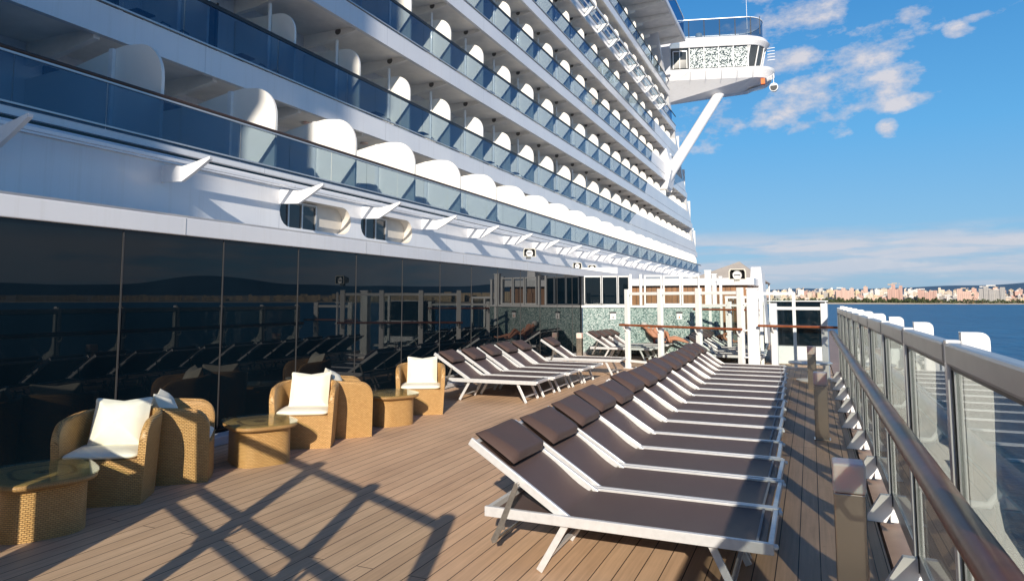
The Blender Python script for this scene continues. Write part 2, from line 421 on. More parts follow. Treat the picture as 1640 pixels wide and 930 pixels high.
# body behind the cabins
body=MB()
zs=[4.4,7.09,10,12.88,15.71,18.6,21.3,25.2]
for i in range(7): body.box(-26,-13.45,Y0-6,yend(zs[i])-.3,zs[i]+.003,zs[i+1]-.003)
body.box(-26,-9.99,Y0-6,77,2.9,4.2)
sp(body,'cabin_block',M['white'])
# ---- balcony decks
def poly_div(xo,fl,A=False):
    if A:
        pts=[(-9.81,fl),(-9.81,5.50)]
        for k in range(1,8):
            a=k/8*PI/2;pts.append((-9.81-.62*(1-math.cos(a)),5.50+.66*math.sin(a)))
        pts+=[(-10.5,6.17),(-10.75,6.19),(-11.14,6.15),(-12,6.0),(-13.44,5.95),(-13.44,fl)]
    else:
        pts=[(-11.45,fl),(-11.45,fl+1.30)]
        for k in range(1,8):
            a=k/8*PI/2;pts.append((-11.45-.5*(1-math.cos(a)),fl+1.30+.55*math.sin(a)))
        pts+=[(-12.0,fl+1.86),(-13.44,fl+1.90),(-13.44,fl)]
    return pts
CP=2.65
# template pieces (deck B heights, floor 0); meshes are shared by the copies
def tmpl():
    d={}
    d['privacy_divider']=(MB().prism(poly_div(0,0),'y',-.03,.03),M['white2'],.012)
    b=MB().prism([(-11.52,2.42),(-11.52,2.36),(-12.75,2.14),(-13.44,2.10),(-13.44,2.55),(-11.52,2.55)],'y',-.06,.06)
    d['ceiling_beam']=(b,M['soffit'],0)
    h=MB().lathe([(0,0),(.10,0),(.10,.01),(0,.01)],16)
    hh=MB().add([(-12.2+x,-.061-z*.4,2.40+y) for x,y,z in h.v],h.f)
    d['beam_hole']=(hh,M['hole'],0)  # dark disc paints the shaded hole onto the beam face
    d['post']=(MB().tube([(-12.2,-.1,0.02),(-12.2,-.1,2.12)],.05,10),M['post'],0)
    g=MB()
    g.box(-11.40,-11.385,-CP/2-.64,-.012-.64,.02,.88);g.box(-11.40,-11.385,.012-.64,CP/2-.64-.012,.02,.88)
    d['glass_panel']=(g,M['bglass'],0)
    fr=MB().box(-13.42,-13.36,-2.3,-.75,.02,2.06).box(-13.42,-13.33,-.72,-.66,.02,2.1)
    d['balcony_door']=(fr,M['darkdoor'],0)
    d['door_frame']=(MB().box(-13.36,-13.33,-2.36,-2.28,.02,2.1).box(-13.36,-13.33,-1.55,-1.49,.02,2.1).box(-13.36,-13.33,-2.28,-.72,2.06,2.12),M['post'],0)
    l=MB().lathe([(0,0),(.12,0),(.12,.03),(0,.03)],16,(-12.6,-1.3,2.5))
    d['ceiling_lamp']=(l,M['lampcube'],0)
    # chair backs seen as dark hoops through the glass
    c=MB()
    for yy in(-.55,-1.0):
        c.tube([(-11.62,yy,0.02),(-11.60,yy,.16),(-11.68,yy+.1,.24),(-11.72,yy+.3,.24),(-11.72,yy+.36,.02)],.014,6)
    c.beam((-11.9,-1.45,.30),(-11.9,-1.05,.30),.4,.03);c.beam((-11.9,-1.25,.02),(-11.9,-1.25,.3),.05,.05)
    d['balcony_chair']=(c,M['dark'],0)
    return d
T=None
def deck(idx,fl,bb,gend0,gend1,ye,lbl):
    global T
    # fascia band, slab
    s=MB().prism([(-11.40,bb),(-11.40,fl-.02),(-11.62,fl),(-13.46,fl),(-13.46,bb+.20),(-11.52,bb+.17),(-11.52,bb)],'y',Y0,ye)
    dk=sp(s,'balcony_deck',M['white']);dk['label']=lbl
    dk.location=OFF
    def sub(mb,name,mat,bev=0): return mb.build(name,mat,dk,bevel=bev)
    sub(MB().box(-13.44,-11.54,Y0,ye-.05,bb+.14,bb+.165),'soffit',M['soffit'])
    sub(MB().box(-11.425,-11.36,Y0,gend0,fl+.003,fl+.035),'glass_channel',M['greyalu'])
    hr=MB().box(-11.43,-11.365,Y0,gend1,fl+.885,fl+.915).tube([(-11.40,Y0,fl+.945),(-11.40,gend1,fl+.945)],.032,8)
    sub(hr,'handrail',M['dark'])
    if gend0<ye-2:
        pz=MB().prism([(gend0,fl+.003),(ye-(.9)*1.05,fl+.003),(ye-1.9,fl+.95),(gend1,fl+.95)],'x',-11.42,-11.385)
        sub(pz,'parapet',M['white'])
        # end pier
        sub(MB().box(-13.4,-11.43,ye-1.1,ye-.95,fl+.004,fl+2.3),'end_pier',M['white2'])
        # front corner column between decks
    k0=0
    k=-6
    while True:
        y=15.52+CP*k
        if y>ye-1.5:break
        for nm in ('privacy_divider','ceiling_beam','beam_hole','post','balcony_door','door_frame','glass_panel','ceiling_lamp','balcony_chair'):
            if nm=='glass_panel' and y-.64+CP/2>gend0+.5:
                if y-.64-CP/2>gend0: continue
                if gend0-(y-.64-CP/2)>.4:
                    a=y-.64-CP/2
                    sub(MB().prism([(a,fl+.02),(gend0,fl+.02),(gend0+(gend1-gend0)*.92,fl+.88),(a,fl+.88)],'x',-11.40,-11.385),'glass_panel',M['bglass'])
                continue
            if nm=='balcony_chair' and (k*7+idx*3)%3==0: continue
            if nm in('ceiling_lamp','balcony_chair','door_frame') and y>45: continue
            if nm in('post','beam_hole','balcony_door') and y>62: continue
            if nm not in T:
                mb,mt,bv=TD[nm];T[nm]=mb.build(nm,mt,dk,bevel=bv);o=T[nm]
            else: o=link_copy(T[nm],dk)
            o.location=(0,y,fl)
        k+=1
    return dk
T={};TD=tmpl()
D=[(7.09,6.50,46.5,48.6),(10.0,9.41,51.8,52.6),(12.88,12.31,54.3,54.6),(15.71,15.19,55.6,55.5),(18.6,18.02,66,66),(21.3,20.72,63,63)]
nm=['lowest','second','third','fourth','fifth','topmost']
dks=[]
for i,(fl,bb,g0,g1) in enumerate(D):
    dks.append(deck(i,fl,bb,g0,g1,yend(bb),nm[i]+' of the narrow balcony decks above the wide one'))
# front face of the block, raked
for (fl,bb,_,_),nx in zip(D,D[1:]+[(25.4,25.2,0,0)]):
    fr=MB().add([(-11.44,yend(fl+.95)-1.0,fl+.95),(-11.44,yend(fl+.95)-.02,fl+.95),(-11.44,yend(nx[1])-.02,nx[1]+.1),(-11.44,yend(nx[1])-.55,nx[1]+.1),
            (-13.4,yend(fl+.95)-1.0,fl+.95),(-13.4,yend(fl+.95)-.02,fl+.95),(-13.4,yend(nx[1])-.02,nx[1]+.1),(-13.4,yend(nx[1])-.55,nx[1]+.1)],
           [(0,1,2,3),(4,7,6,5),(1,5,6,2),(0,3,7,4)])
    sp(fr,'front_corner_frame',M['white'])
# upper overhang deck
oh=MB().prism([(-9.6,25.25),(-9.6,25.62),(-13.5,25.7),(-13.5,25.25)],'y',Y0,61.7)
ohd=sp(oh,'overhang_deck',M['white'])
MB().box(-13.44,-9.75,Y0,61.6,25.21,25.247).build('soffit',M['soffit'],ohd)
for k in range(0,18):
    y=15+CP*k
    if k==0: ob=MB().prism([(-9.8,25.2),(-9.8,25.1),(-11.5,24.8),(-13.44,24.6),(-13.44,25.2)],'y',-.07,.07).build('ceiling_beam',M['soffit'],ohd);o=ob
    else:o=link_copy(ob,ohd)
    o.location=(0,y,0)
MB().box(-9.66,-9.64,Y0,61,25.72,27.2).build('windscreen',M['bglass'],ohd)
MB().box(-9.69,-9.61,Y0,61.2,27.2,27.27).build('windscreen_rail',M['post'],ohd)
# maintenance rail outside one deck
mr=MB().beam((-10.75,28,18.62),(-10.75,60,18.62),.06,.10).beam((-11.1,28,18.62),(-11.1,60,18.62),.04,.06)
mrail=sp(mr,'maintenance_rail',M['post'])
for k in range(0,12):
    y=15.52+CP*(k+5)
    if k==0: b0=MB().prism([(-11.39,18.1),(-11.39,18.58),(-10.7,18.62),(-10.7,18.5)],'y',-.05,.05).build('rail_bracket',M['post'],mrail);o=b0
    else:o=link_copy(b0,mrail)
    o.location=(0,y,0)
# ---- wide balcony deck A
yA=68.5
a=MB().prism([(-9.70,4.26),(-9.70,4.395),(-9.95,4.40),(-13.46,4.40),(-13.46,4.22),(-9.9,4.22)],'y',Y0,yA)
dA=sp(a,'balcony_deck',M['white']);dA['label']='wide lowest balcony deck with long privacy walls'
MB().box(-9.73,-9.66,Y0,yA,4.403,4.43).build('glass_channel',M['greyalu'],dA)
MB().box(-9.73,-9.67,Y0,yA,5.085,5.115).build('rail_channel',M['greyalu'],dA)
MB().tube([(-9.70,Y0,5.15),(-9.70,yA,5.15)],.032,8).build('handrail',M['darkwood'],dA)
pa=MB().prism(poly_div(0,4.40,True),'y',-.03,.03)
first={}
for k in range(-6,20):
    y=15.87+2.66*k
    if y>yA-.5: break
    items={'privacy_divider':(pa,M['white2'],.012),
      'glass_panel':(MB().box(-9.70,-9.685,-2.66+.28,-1.33+.28-.012,4.37,5.11).box(-9.70,-9.685,-1.33+.28+.012,.28-.01,4.37,5.11),M['bglass'],0),
      'post':(MB().box(-11.06,-10.96,-.10,-.035,4.40,6.15),M['post'],0),
      'balcony_door':(MB().box(-13.44,-13.38,-2.4,-.6,4.42,6.3),M['darkdoor'],0),
      'ceiling_beam':(MB().prism([(-11.55,6.49),(-11.55,6.45),(-12.75,6.25),(-13.44,6.2),(-13.44,6.64),(-11.55,6.64)],'y',-.06,.06),M['soffit'],0),
      'ceiling_lamp':(MB().lathe([(0,0),(.13,0),(.13,.03),(0,.03)],16,(-12.5,-1.3,6.60)),M['lampcube'],0)}
    for n_,(mb,mt,bv) in items.items():
        if n_ not in first: first[n_]=mb.build(n_,mt,dA,bevel=bv);o=first[n_]
        else:o=link_copy(first[n_],dA)
        o.location=(0,y,0)
# ---- wall under deck A, with two oval openings and fins
XW=-9.30
JB=MB()
def wall_under():
    m=MB()
    # vertical wall strip pieces around the ovals; z 3.19..3.95 then cove up to 4.05
    holes=[(10.16,12.38),(12.75,14.94)]
    zb,zt=3.16,3.99
    def oval(y0,y1,n=10):
        h0,h1=3.215,3.80;r=(h1-h0)/2;zc=(h0+h1)/2;pts=[]
        for k in range(n+1):
            a=PI/2+PI*k/n;pts.append((y0+r+r*math.cos(a),zc+r*math.sin(a)))
        for k in range(n+1):
            a=-PI/2+PI*k/n;pts.append((y1-r+r*math.cos(a),zc+r*math.sin(a)))
        return pts
    X=XW
    def quad(y0,y1,z0,z1): m.add([(X,y0,z0),(X,y1,z0),(X,y1,z1),(X,y0,z1)],[(0,1,2,3)])
    quad(Y0-4,10.0,zb,zt);quad(10.0+5.1,76,zb,zt)
    for (y0,y1),(a0,a1) in zip(holes,[(10.0,12.56),(12.56,15.1)]):
        o=oval(y0,y1);n=len(o)
        # outer rectangle sampled radially
        outer=[]
        yc=(y0+y1)/2;zc=3.5075
        for (y,z) in o:
            dy,dz=y-yc,z-zc
            ky=((a1-yc) if dy>0 else (yc-a0))/abs(dy) if abs(dy)>1e-6 else 1e9
            kz=((zt-zc) if dz>0 else (zc-zb))/abs(dz) if abs(dz)>1e-6 else 1e9
            k=min(ky,kz);outer.append((yc+dy*k,zc+dz*k))
        vs=[(X,y,z) for y,z in o]+[(X,y,z) for y,z in outer]
        m.add(vs,[(i,(i+1)%n,n+(i+1)%n,n+i) for i in range(n)])
        for cy,cz in((a0,zb),(a0,zt),(a1,zb),(a1,zt)):
            # fill corners
            best=sorted(range(n),key=lambda i:(outer[i][0]-cy)**2+(outer[i][1]-cz)**2)[:6]
            ons=[outer[i] for i in best]
            v1=min([p for p in ons if abs(p[0]-cy)<1e-6] or [ons[0]],key=lambda p:abs(p[1]-cz));v2=min([p for p in ons if abs(p[1]-cz)<1e-6] or [ons[1]],key=lambda p:abs(p[0]-cy))
            m.add([(X,cy,cz),(X,*v1),(X,*v2)],[(0,1,2)])
        # jamb inside
        vs=[(X,y,z) for y,z in o]+[(X-.24,y,z) for y,z in o]
        JB.add(vs,[(i,(i+1)%n,n+(i+1)%n,n+i) for i in range(n)],True)
    return m
lw=sp(wall_under(),'lower_wall',M['white'])
i_=len(JB.v)//2;k_=len(JB.f)//2
for q_ in range(2):
    jm=MB();nv=len(JB.v)//2;nf_=len(JB.f)//2;jm.add(JB.v[q_*nv:(q_+1)*nv],[tuple(x-q_*nv for x in f) for f in JB.f[q_*nf_:(q_+1)*nf_]],True);sp(jm,'recess_jamb',M['jamb'])
cove=MB();prof=[(XW,3.99),(XW-.02,4.05),(XW-.12,4.06),(XW-.2,4.15),(-9.9,4.2)]
cove.grid([[(x,y,z) for (x,z) in prof] for y in(Y0-4,76)],sm=False)
cove.box(XW-.02,XW+.05,Y0-4,76,3.965,4.03)
sp(cove,'wall_cornice',M['white'])
sp(MB().box(-9.64,-9.60,Y0,yA,4.09,4.215),'shadow_gap_glass',M['wallglass'])  # dark glossy strip in the gap under the balcony edge
rec=MB().box(-9.60,-9.545,9.9,15.2,3.17,3.95)
sp(rec,'recess_wall',M['jamb'])
for (y0,y1) in ((10.16,12.38),(12.75,14.94)):
    rr=empty('recessed_window');rr.parent=ship;rr.location=OFF
    MB().box(-9.54,-9.525,y0+.10,y0+1.30,3.24,3.72).build('pane',M['darkdoor'],rr)
    f=MB()
    for yy in(y0+.06,y0+.45,y0+.85,y0+1.28): f.box(-9.522,-9.495,yy,yy+.04,3.22,3.74)
    f.box(-9.522,-9.495,y0+.06,y0+1.32,3.743,3.775)
    f.build('window_frame',M['greyalu'],rr)
fin0=None
for k in range(-2,26):
    y=7.55+2.63*k
    if not fin0:
        pf=[(-9.32,3.64),(-8.85,3.62),(-8.60,3.745),(-8.28,3.925),(-8.27,3.97),(-8.70,3.88),(-8.85,3.86),(-9.32,3.92)]
        fin0=sp(MB().prism(pf,'y',-.03,.03),'outrigger_fin',M['white'],bevel=.006);o=fin0
    else:
        o=fin0.copy();col.objects.link(o);o.parent=ship
    o.location=OFF+Vector((0,y,0))
sp(MB().box(-9.0,-8.93,Y0,75,3.93,3.975).box(-8.62,-8.58,16,75,3.95,3.98),'rail_track',M['white'])
# ---- bridge wing
def wingpt(s,d):  # s along wing from root (0) to tip, d depth forward ; aft face line
    a=Vector((-12.4,62.5));b=Vector((-3.2,65.0));u=(b-a).normalized();v=Vector((-u.y,u.x))
    return a+u*s+v*d
LW=(Vector((-3.2,65.0))-Vector((-12.4,62.5))).length
def plan(tip,inset,n=14,depth=5.0):
    # outline from root aft, to tip (rounded), back to root forward
    r=2.0-inset*.3;pts=[(0,inset),(tip-r,inset)]
    for k in range(1,n):
        a=-PI/2+PI/2*k/n;pts.append((tip-r+r*math.cos(a),inset+r+r*math.sin(a)))
    for k in range(0,n):
        a=PI/2*k/n;pts.append((tip-r+r*math.cos(a),depth-inset-r+r*math.sin(a)))
    pts+= [(0,depth-inset)]
    return [wingpt(*p) for p in pts]
def loft(levels):
    m=MB();rows=[]
    for tip,inset,z in levels:
        rows.append([(p.x,p.y,z(i) if callable(z) else z) for i,p in enumerate(plan(tip,inset))])
    m.grid(rows,sm=False);m.add(rows[0],[tuple(range(len(rows[0])))[::-1]]);m.add(rows[-1],[tuple(range(len(rows[-1])))])
    return m
npl=len(plan(10,0))
def und(i):
    p=plan(8.7,2.0)[i];s=(p-Vector((-12.4,62.5))).length;return 19.9+1.6*min(1,max(0,s/8.6))
wing=empty('bridge_wing');wing.parent=ship;wing.location=OFF;wing['label']='enclosed white bridge wing jutting out over the side on one strut'
loft([(8.7,2.0,und),(10.6,.12,22.15),(10.9,-.15,22.85),(10.95,-.18,23.08)]).build('wing_hull',M['white'],wing)
loft([(10.95,-.18,23.083),(10.0,.25,23.2)]).build('wing_sill',M['white'],wing)
loft([(9.75,.35,23.2),(10.15,.18,25.22)]).build('wing_windows',M['darkdoor'],wing)
loft([(10.25,.05,25.22),(10.55,-.1,25.6),(10.3,.0,26.0),(9.7,.3,26.25)]).build('wing_roof',M['white'],wing)
def onaft(s,z,d): p=wingpt(s,d);return (p.x,p.y,z)
for k in range(4):
    s0=3.05+k*1.32
    mb=MB().add([onaft(s0,23.3,.30),onaft(s0+1.24,23.3,.30),onaft(s0+1.24,25.1,.14),onaft(s0,25.1,.14)],[(0,1,2,3)])
    mb.build('wing_window_pane',M['frit'],wing)
for s0 in(2.98,4.31,5.63,6.95,8.27):
    MB().beam(onaft(s0,23.2,.28),onaft(s0,25.2,.12),.09,.06,up=(0,1,0)).build('window_mullion',M['post'],wing)
wd=MB();
for k in (0,4,8,12,16,20):
    i=2+k
    if i<npl-1:
        a_=plan(9.8,.33)[i];b_=plan(10.2,.15)[i];wd.beam((a_.x,a_.y,23.2),(b_.x,b_.y,25.2),.12,.08)
wd.build('tip_mullions',M['post'],wing)
wb=MB();
wb.box(-13,-11.2,62.4,64.5,22.6,25.3)
wb.build('wing_root',M['white'],wing)
MB().add([onaft(1.55,23.35,.27),onaft(2.7,23.35,.27),onaft(2.7,24.9,.27),onaft(1.55,24.9,.27)],[(0,1,2,3)]).build('wing_window_pane',M['darkdoor'],wing)
fr_=MB()
for s0 in(1.5,2.1,2.75): fr_.beam(onaft(s0,23.3,.22),onaft(s0,24.95,.22),.08,.08,up=(0,1,0))
fr_.beam(onaft(1.5,24.95,.22),onaft(2.75,24.95,.22),.08,.08);fr_.build('window_frame',M['post'],wing)
# seams on wing belly
for s0 in(3,4.4,5.8,7.2,8.6):
    MB().beam(onaft(s0,22.0,-.02),onaft(s0,22.85,-.17),.03,.02,up=(0,1,0)).build('hull_seam',M['greyalu'],wing)
# windscreen on the wing roof
outline=plan(10.0,.35)
ws=MB();tr=MB()
idx=list(range(0,npl))
for i in range(npl-1):
    a_,b_=outline[i],outline[i+1]
    ws.add([(a_.x,a_.y,26.3),(b_.x,b_.y,26.3),(b_.x,b_.y,27.95),(a_.x,a_.y,27.95)],[(0,1,2,3)])
    tr.beam((a_.x,a_.y,27.98),(b_.x,b_.y,27.98),.09,.06)
ws.build('windscreen',M['wscreen'],wing);tr.build('windscreen_rail',M['post'],wing)
for s0 in (3.0,4.4,5.8,7.2,8.6,9.4): MB().beam(onaft(s0,26.25,.33),onaft(s0,27.95,.33),.07,.07,up=(0,1,0)).build('windscreen_post',M['dark'],wing)
ant=MB().tube([onaft(8.6,26.2,2),onaft(8.6,31,2)],[.04,.015],6);ant.build('whip_antenna',M['post'],wing)
MB().lathe([(0,0),(.3,0),(.33,.35),(.28,.55),(0,.62)],16,onaft(4.0,26.3,1.0)).build('satellite_dome',M['pebble'],wing)
# lamp cluster under the tip
t0=plan(10.9,-.15)[8]
lc=MB()
for k in range(6):
    lc.beam((t0.x-.4,t0.y+k*.22-.3,22.0),(t0.x+.25,t0.y+k*.22-.3,22.35),.05,.05)
lc.beam((t0.x+.2,t0.y-.4,22.35),(t0.x+.2,t0.y+1.1,22.35),.05,.05).beam((t0.x+.2,t0.y-.4,21.5),(t0.x+.2,t0.y+1.1,21.5),.05,.05).beam((t0.x+.2,t0.y-.4,21.5),(t0.x+.2,t0.y-.4,22.35),.05,.05)
lc.build('tip_gantry',M['post'],wing)
MB().box(t0.x-.9,t0.x-.55,t0.y-.3,t0.y+.1,21.55,22.05).build('life_ring_box',M['orange'],wing)
MB().tube([(t0.x+.2,t0.y-.6,21.05),(t0.x+.2,t0.y+.1,21.15)],.38,18).build('searchlight',M['post'],wing)
MB().tube([(t0.x+.2,t0.y-.62,21.05),(t0.x+.2,t0.y-.58,21.05)],.30,18).build('searchlight_lens',M['dark'],wing)
ln=MB()
for k in range(5): ln.beam((t0.x-.3,t0.y+.6,24.0+k*.28),(t0.x+.35,t0.y+.6,24.0+k*.28),.05,.05)
ln.build('navigation_light_rack',M['post'],wing)
# strut
st=MB().tube([(-11.9,61.2,11.9),(-11.2,61.6,13.3),(-7.1,66.2,21.6),(-6.9,66.5,22.1)],[.52,.50,.46,.46],20);st.build('support_strut',M['white'],wing)
MB().prism([(-12.6,11.6),(-11.30,11.6),(-10.9,13.3),(-11.3,15.2),(-12.6,15.6)],'y',60.4,62.6).build('strut_foot',M['white'],wing,bevel=.25)
# mast above the overhang deck
mst=sp(MB().box(-12.2,-11.6,58,58.6,25.7,31).box(-13,-10,57.6,58.8,28,28.2).box(-12.8,-10.4,57.8,58.6,29.5,29.7).beam((-10.6,58.2,26.4),(-10.6,58.2,29),.2,.2),'mast',M['white'])
MB().lathe([(0,0),(.4,.1),(.5,.5),(.3,.9),(0,1)],14,(-10.6,58.2,28.2)).build('radar_dome',M['pebble'],mst)
# ================================================================== LOUNGE WINDOW WALL
lw_=empty('lounge_window_wall',(-7.1,13,0),0,'long wall of dark reflective floor-to-ceiling windows beside the deck','window wall')
LO=Vector((7.1,-13,0));YL1=21.85
def lp(mb,name,mat,bevel=0,lbl=None):
    o=mb.build(name,mat,lw_,bevel=bevel);o.location=LO
    if lbl:o['label']=lbl
    return o
y=5.22-1.425*7
while y<YL1-.3:
    y1=min(y+1.425,YL1)
    lp(MB().box(-7.03,-7.0,y+.012,y1-.012,.16,2.575),'window_pane',M['wallglass'])
    lp(MB().box(-7.06,-6.994,y1-.009,y1+.009,.16,2.57),'mullion',M['mull'])
    y=y1
lp(MB().box(-7.25,-7.06,-6,YL1,.0,2.57),'interior_backing',M['dark'])
lp(MB().box(-7.0,-6.78,-6,YL1,.0,.11),'kerb',M['white'],.01)
fas=MB().box(-7.3,-6.96,-6,27.7,2.58,2.80)
lp(fas,'fascia',M['white'],.012)
sh=MB().prism([(-6.99,2.803),(-7.2,2.86),(-7.25,2.83),(-9.4,3.10),(-9.4,2.803)],'y',-6,27.7)
lp(sh,'roof_shelf',M['greyalu'])
for yy in (-1.2,2.4,6.0,9.7,13.3,17.0,20.6,24.3): lp(MB().box(-6.962,-6.957,yy,yy+.012,2.59,2.79),'fascia_joint',M['greyalu'])
# forward structure continuing below the balconies
fw=MB().box(-9.4,-7.3,27.7,70,0,3.15);sp(fw,'forward_side_wall',M['white'])
# ================================================================== FLOODLIGHT SPEAKERS
def speaker(loc,rz,label,name='deck_speaker',sc_=1.0,group=None):
    e=empty(name,loc,rz,label,'speaker',group)
    w_=.19*sc_;h=.14*sc_
    # housing: flared box, opening to -Y
    m=MB();o=[(-w_,-.12,-h*.75),(w_,-.12,-h*.75),(w_*1.0,-.12,h*.55),(w_*.85,-.12,h),(-w_*.85,-.12,h),(-w_,-.12,h*.55)]
    o=[(x,y*sc_,z) for x,y,z in o];i_=[(x*.86,y,z*.84) for x,y,z in o];bk=[(x*.6,.13*sc_,z*.6) for x,y,z in o];bi=[(x*.5,.05*sc_,z*.5) for x,y,z in o]
    m.grid([bk,o,i_],closed=True,sm=False);m.add(bk,[tuple(range(6))])
    m.build('housing',M['grey2'],e)
    MB().grid([i_,bi],closed=True,sm=False).add(bi,[tuple(range(6))]).build('throat',M['dark'],e)
    c=MB().lathe([(0,0),(.6*h,0),(.72*h,.03),(.72*h,.06)],20)
    MB().add([(x,-.10*sc_-z*.5+.02,y) for x,y,z in c.v],c.f,True).build('horn',M['post'],e)
    MB().box(-.07*sc_,.07*sc_,-.1*sc_,-.085*sc_-.02,-.012,.012).build('horn_slot',M['dark'],e)
    MB().box(-.06*sc_,.06*sc_,-.05,.05,-h*.75-.06,-h*.6).build('bracket',M['steel'],e)
    return e
M['grey2']=simple('beige_housing',(.52,.50,.43),.45)
speaker((-1.52,16.3,2.36),R(12),'beige deck speaker on top of the white post between the lounger groups')
speaker((-7.45,18.3,3.14),R(38),'small beige speaker on the roof edge above the last dark windows')
speaker((-8.9,27.2,3.2),R(30),'left of the two small speakers under the distant white fins')
speaker((-8.9,29.3,3.2),R(30),'right of the two small speakers under the distant white fins')

# ================================================================== WINDBREAK SCREENS
def windbreak(name,pts,ztop,zh,label,side=-1,lower=(0,),glass=True,hmat='teakrail',pw=.13,rails=(-1,),ext=.12,group=None):
    c=Vector((sum(p[0] for p in pts)/len(pts),sum(p[1] for p in pts)/len(pts),0))
    e=empty(name,c,0,label,'windbreak',group)
    def P(x,y,z): return (x-c.x,y-c.y,z)
    u=(Vector(pts[-1])-Vector(pts[0])).normalized();n=Vector((-u.y,u.x));ang=math.atan2(u.y,u.x)
    for p in pts:
        MB().box(p[0]-c.x-pw/2,p[0]-c.x+pw/2,p[1]-c.y-.05,p[1]-c.y+.05,0,ztop,ang).box(p[0]-c.x-pw*.8,p[0]-c.x+pw*.8,p[1]-c.y-.08,p[1]-c.y+.08,0.001,.02,ang).build('post',M['post'],e,bevel=.008)
    for i in range(len(pts)-1):
        a,b=pts[i],pts[i+1]
        MB().beam(P(a[0]+u.x*.06,a[1]+u.y*.06,ztop-.12),P(b[0]-u.x*.06,b[1]-u.y*.06,ztop-.12),.06,.075).build('top_rail',M['post'],e,bevel=.006)
        MB().beam(P(a[0]+u.x*.06,a[1]+u.y*.06,.2),P(b[0]-u.x*.06,b[1]-u.y*.06,.2),.05,.06).build('bottom_rail',M['post'],e,bevel=.006)
        if glass:
            MB().beam(P(a[0]+u.x*.08,a[1]+u.y*.08,(ztop-.16+.235)/2),P(b[0]-u.x*.08,b[1]-u.y*.08,(ztop-.16+.235)/2),.010,ztop-.16-.235).build('glass_pane',M['cglass'],e)
    for sd in rails:
        o=n*(.17*sd);a=Vector(pts[0])+o-u*ext;b=Vector(pts[-1])+o+u*ext
        MB().tube([P(a.x,a.y,zh),P(b.x,b.y,zh)],.05,12,.62).build('handrail',M[hmat],e)
        for p in pts:
            q=Vector(p);MB().tube([P(q.x+n.x*.05*sd,q.y+n.y*.05*sd,zh-.16),P(q.x+n.x*.13*sd,q.y+n.y*.13*sd,zh-.10),P(q.x+o.x,q.y+o.y,zh-.03)],.018,8).build('rail_bracket',M['post'],e)
    return e
windbreak('glass_windbreak',[(-4.47,17.95),(-3.49,17.42),(-2.47,16.9),(-1.47,16.38)],2.08,1.14,'white framed glass windbreak with brown handrail behind the long lounger row')
windbreak('glass_windbreak',[(-5.55,2.45),(-4.40,1.93),(-3.27,1.39),(-2.20,.87),(-1.07,.32)],2.05,1.2,'white framed windbreak beside the camera casting crossed shadows over the planks',rails=(-1,1),hmat='handrail',pw=.11)
# second windbreak reaching the side rail, lower with dark panes
e=windbreak('glass_windbreak',[(-.82,17.62),(.28,17.35)],1.72,1.18,'low glass windbreak that meets the side railing at its far corner',pw=.14,ext=.32)
wp=empty('deck_post',(-1.30,17.75,0),0,'thick square white post between the two windbreaks','post')
MB().box(-.13,.13,-.10,.10,0,2.05).box(-.17,.17,-.14,.14,.001,.05).box(-.15,.15,-.12,.12,2.05,2.09).build('shaft',M['post'],wp,bevel=.01)
wp=empty('deck_post',(-1.30,16.36,0),0,'slim white pipe standing against the post that carries the speaker','post')
MB().tube([(0,0,0),(0,0,2.02)],.032,10).build('shaft',M['post'],wp)
for z in(.5,1.1,1.7): MB().box(-.10,.045,-.045,.045,z,z+.03).build('clamp',M['post'],wp)
# ================================================================== SIDE RAILING
rail=empty('side_railing',(.56,8,0),0,'long outer glass side railing with white caps and dark varnished handrail','railing')
RO=Vector((-.56,-8,0))
def rp(mb,name,mat,bevel=0):
    o=mb.build(name,mat,rail,bevel=bevel);o.location=RO;return o
PY=[3.55-1.48*k for k in range(6,0,-1)]+[3.55+1.48*k for k in range(0,10)]
capo=posto=gl=None
base={}
finp=[(.595,.66),(.595,1.66),(.665,1.66)]
for k in range(1,6):
    a=PI/2*k/5;finp.append((.665+.035*math.sin(a),1.66-.035*(1-math.cos(a))))
finp+=[(.70,1.35),(.69,.98),(.71,.84),(.77,.73),(.95,.64),(.99,.60),(.99,.53),(.82,.54),(.70,.59),(.64,.66)]
for i,y in enumerate(PY):
    parts={'post':(MB().box(.535,.592,-.03,.03,.0,1.625),M['post'],.004),
     'outer_fin':(MB().prism(finp,'y',-.028,.028),M['post'],.004),
     'foot_bracket':(MB().prism([(.34,.003),(.50,.003),(.548,.10),(.548,.22),(.47,.22)],'y',-.06,-.01),M['post'],.003),
     'handrail_bracket':(MB().tube([(.536,0,.93),(.46,0,.93),(.42,0,.985),(.42,0,1.04)],.016,8),M['post'],0)}
    if i<len(PY)-1:
        parts['top_rail']=(MB().box(.53,.60,.031,1.449,1.515,1.615),M['greyalu'],.014)
        parts['glass_pane']=(MB().box(.562,.572,.06,1.42,.245,1.51),M['rglass'],0)
        parts['gasket']=(MB().box(.548,.554,.031,.046,.13,1.513).box(.548,.554,1.434,1.449,.13,1.513).box(.548,.554,.046,1.434,1.498,1.513),M['dark'],0)
        parts['pane_frame']=(MB().box(.555,.58,.031,.058,.13,1.513).box(.555,.58,1.422,1.449,.13,1.513).box(.555,.58,.058,1.422,.13,.243),M['greyalu'],0)
    for n_,(mb,mt,bv) in parts.items():
        if n_ not in base: base[n_]=rp(mb,n_,mt,bv);o=base[n_]
        else:o=link_copy(base[n_],rail)
        o.location=RO+Vector((0,y,0))
hp=[(.42,-6,1.09)]+[(.42,y_,1.09) for y_ in(0,5,10)]+[(.42,16.9,1.09)]
rp(MB().tube(hp,.057,20,.75),'handrail',M['handrail'])
rp(MB().box(.395,.445,-6,16.9,1.028,1.046),'handrail_strip',M['greyalu'])
rp(MB().box(.34,.343,-14,17,.0,.006),'deck_edge_joint',M['dark'])
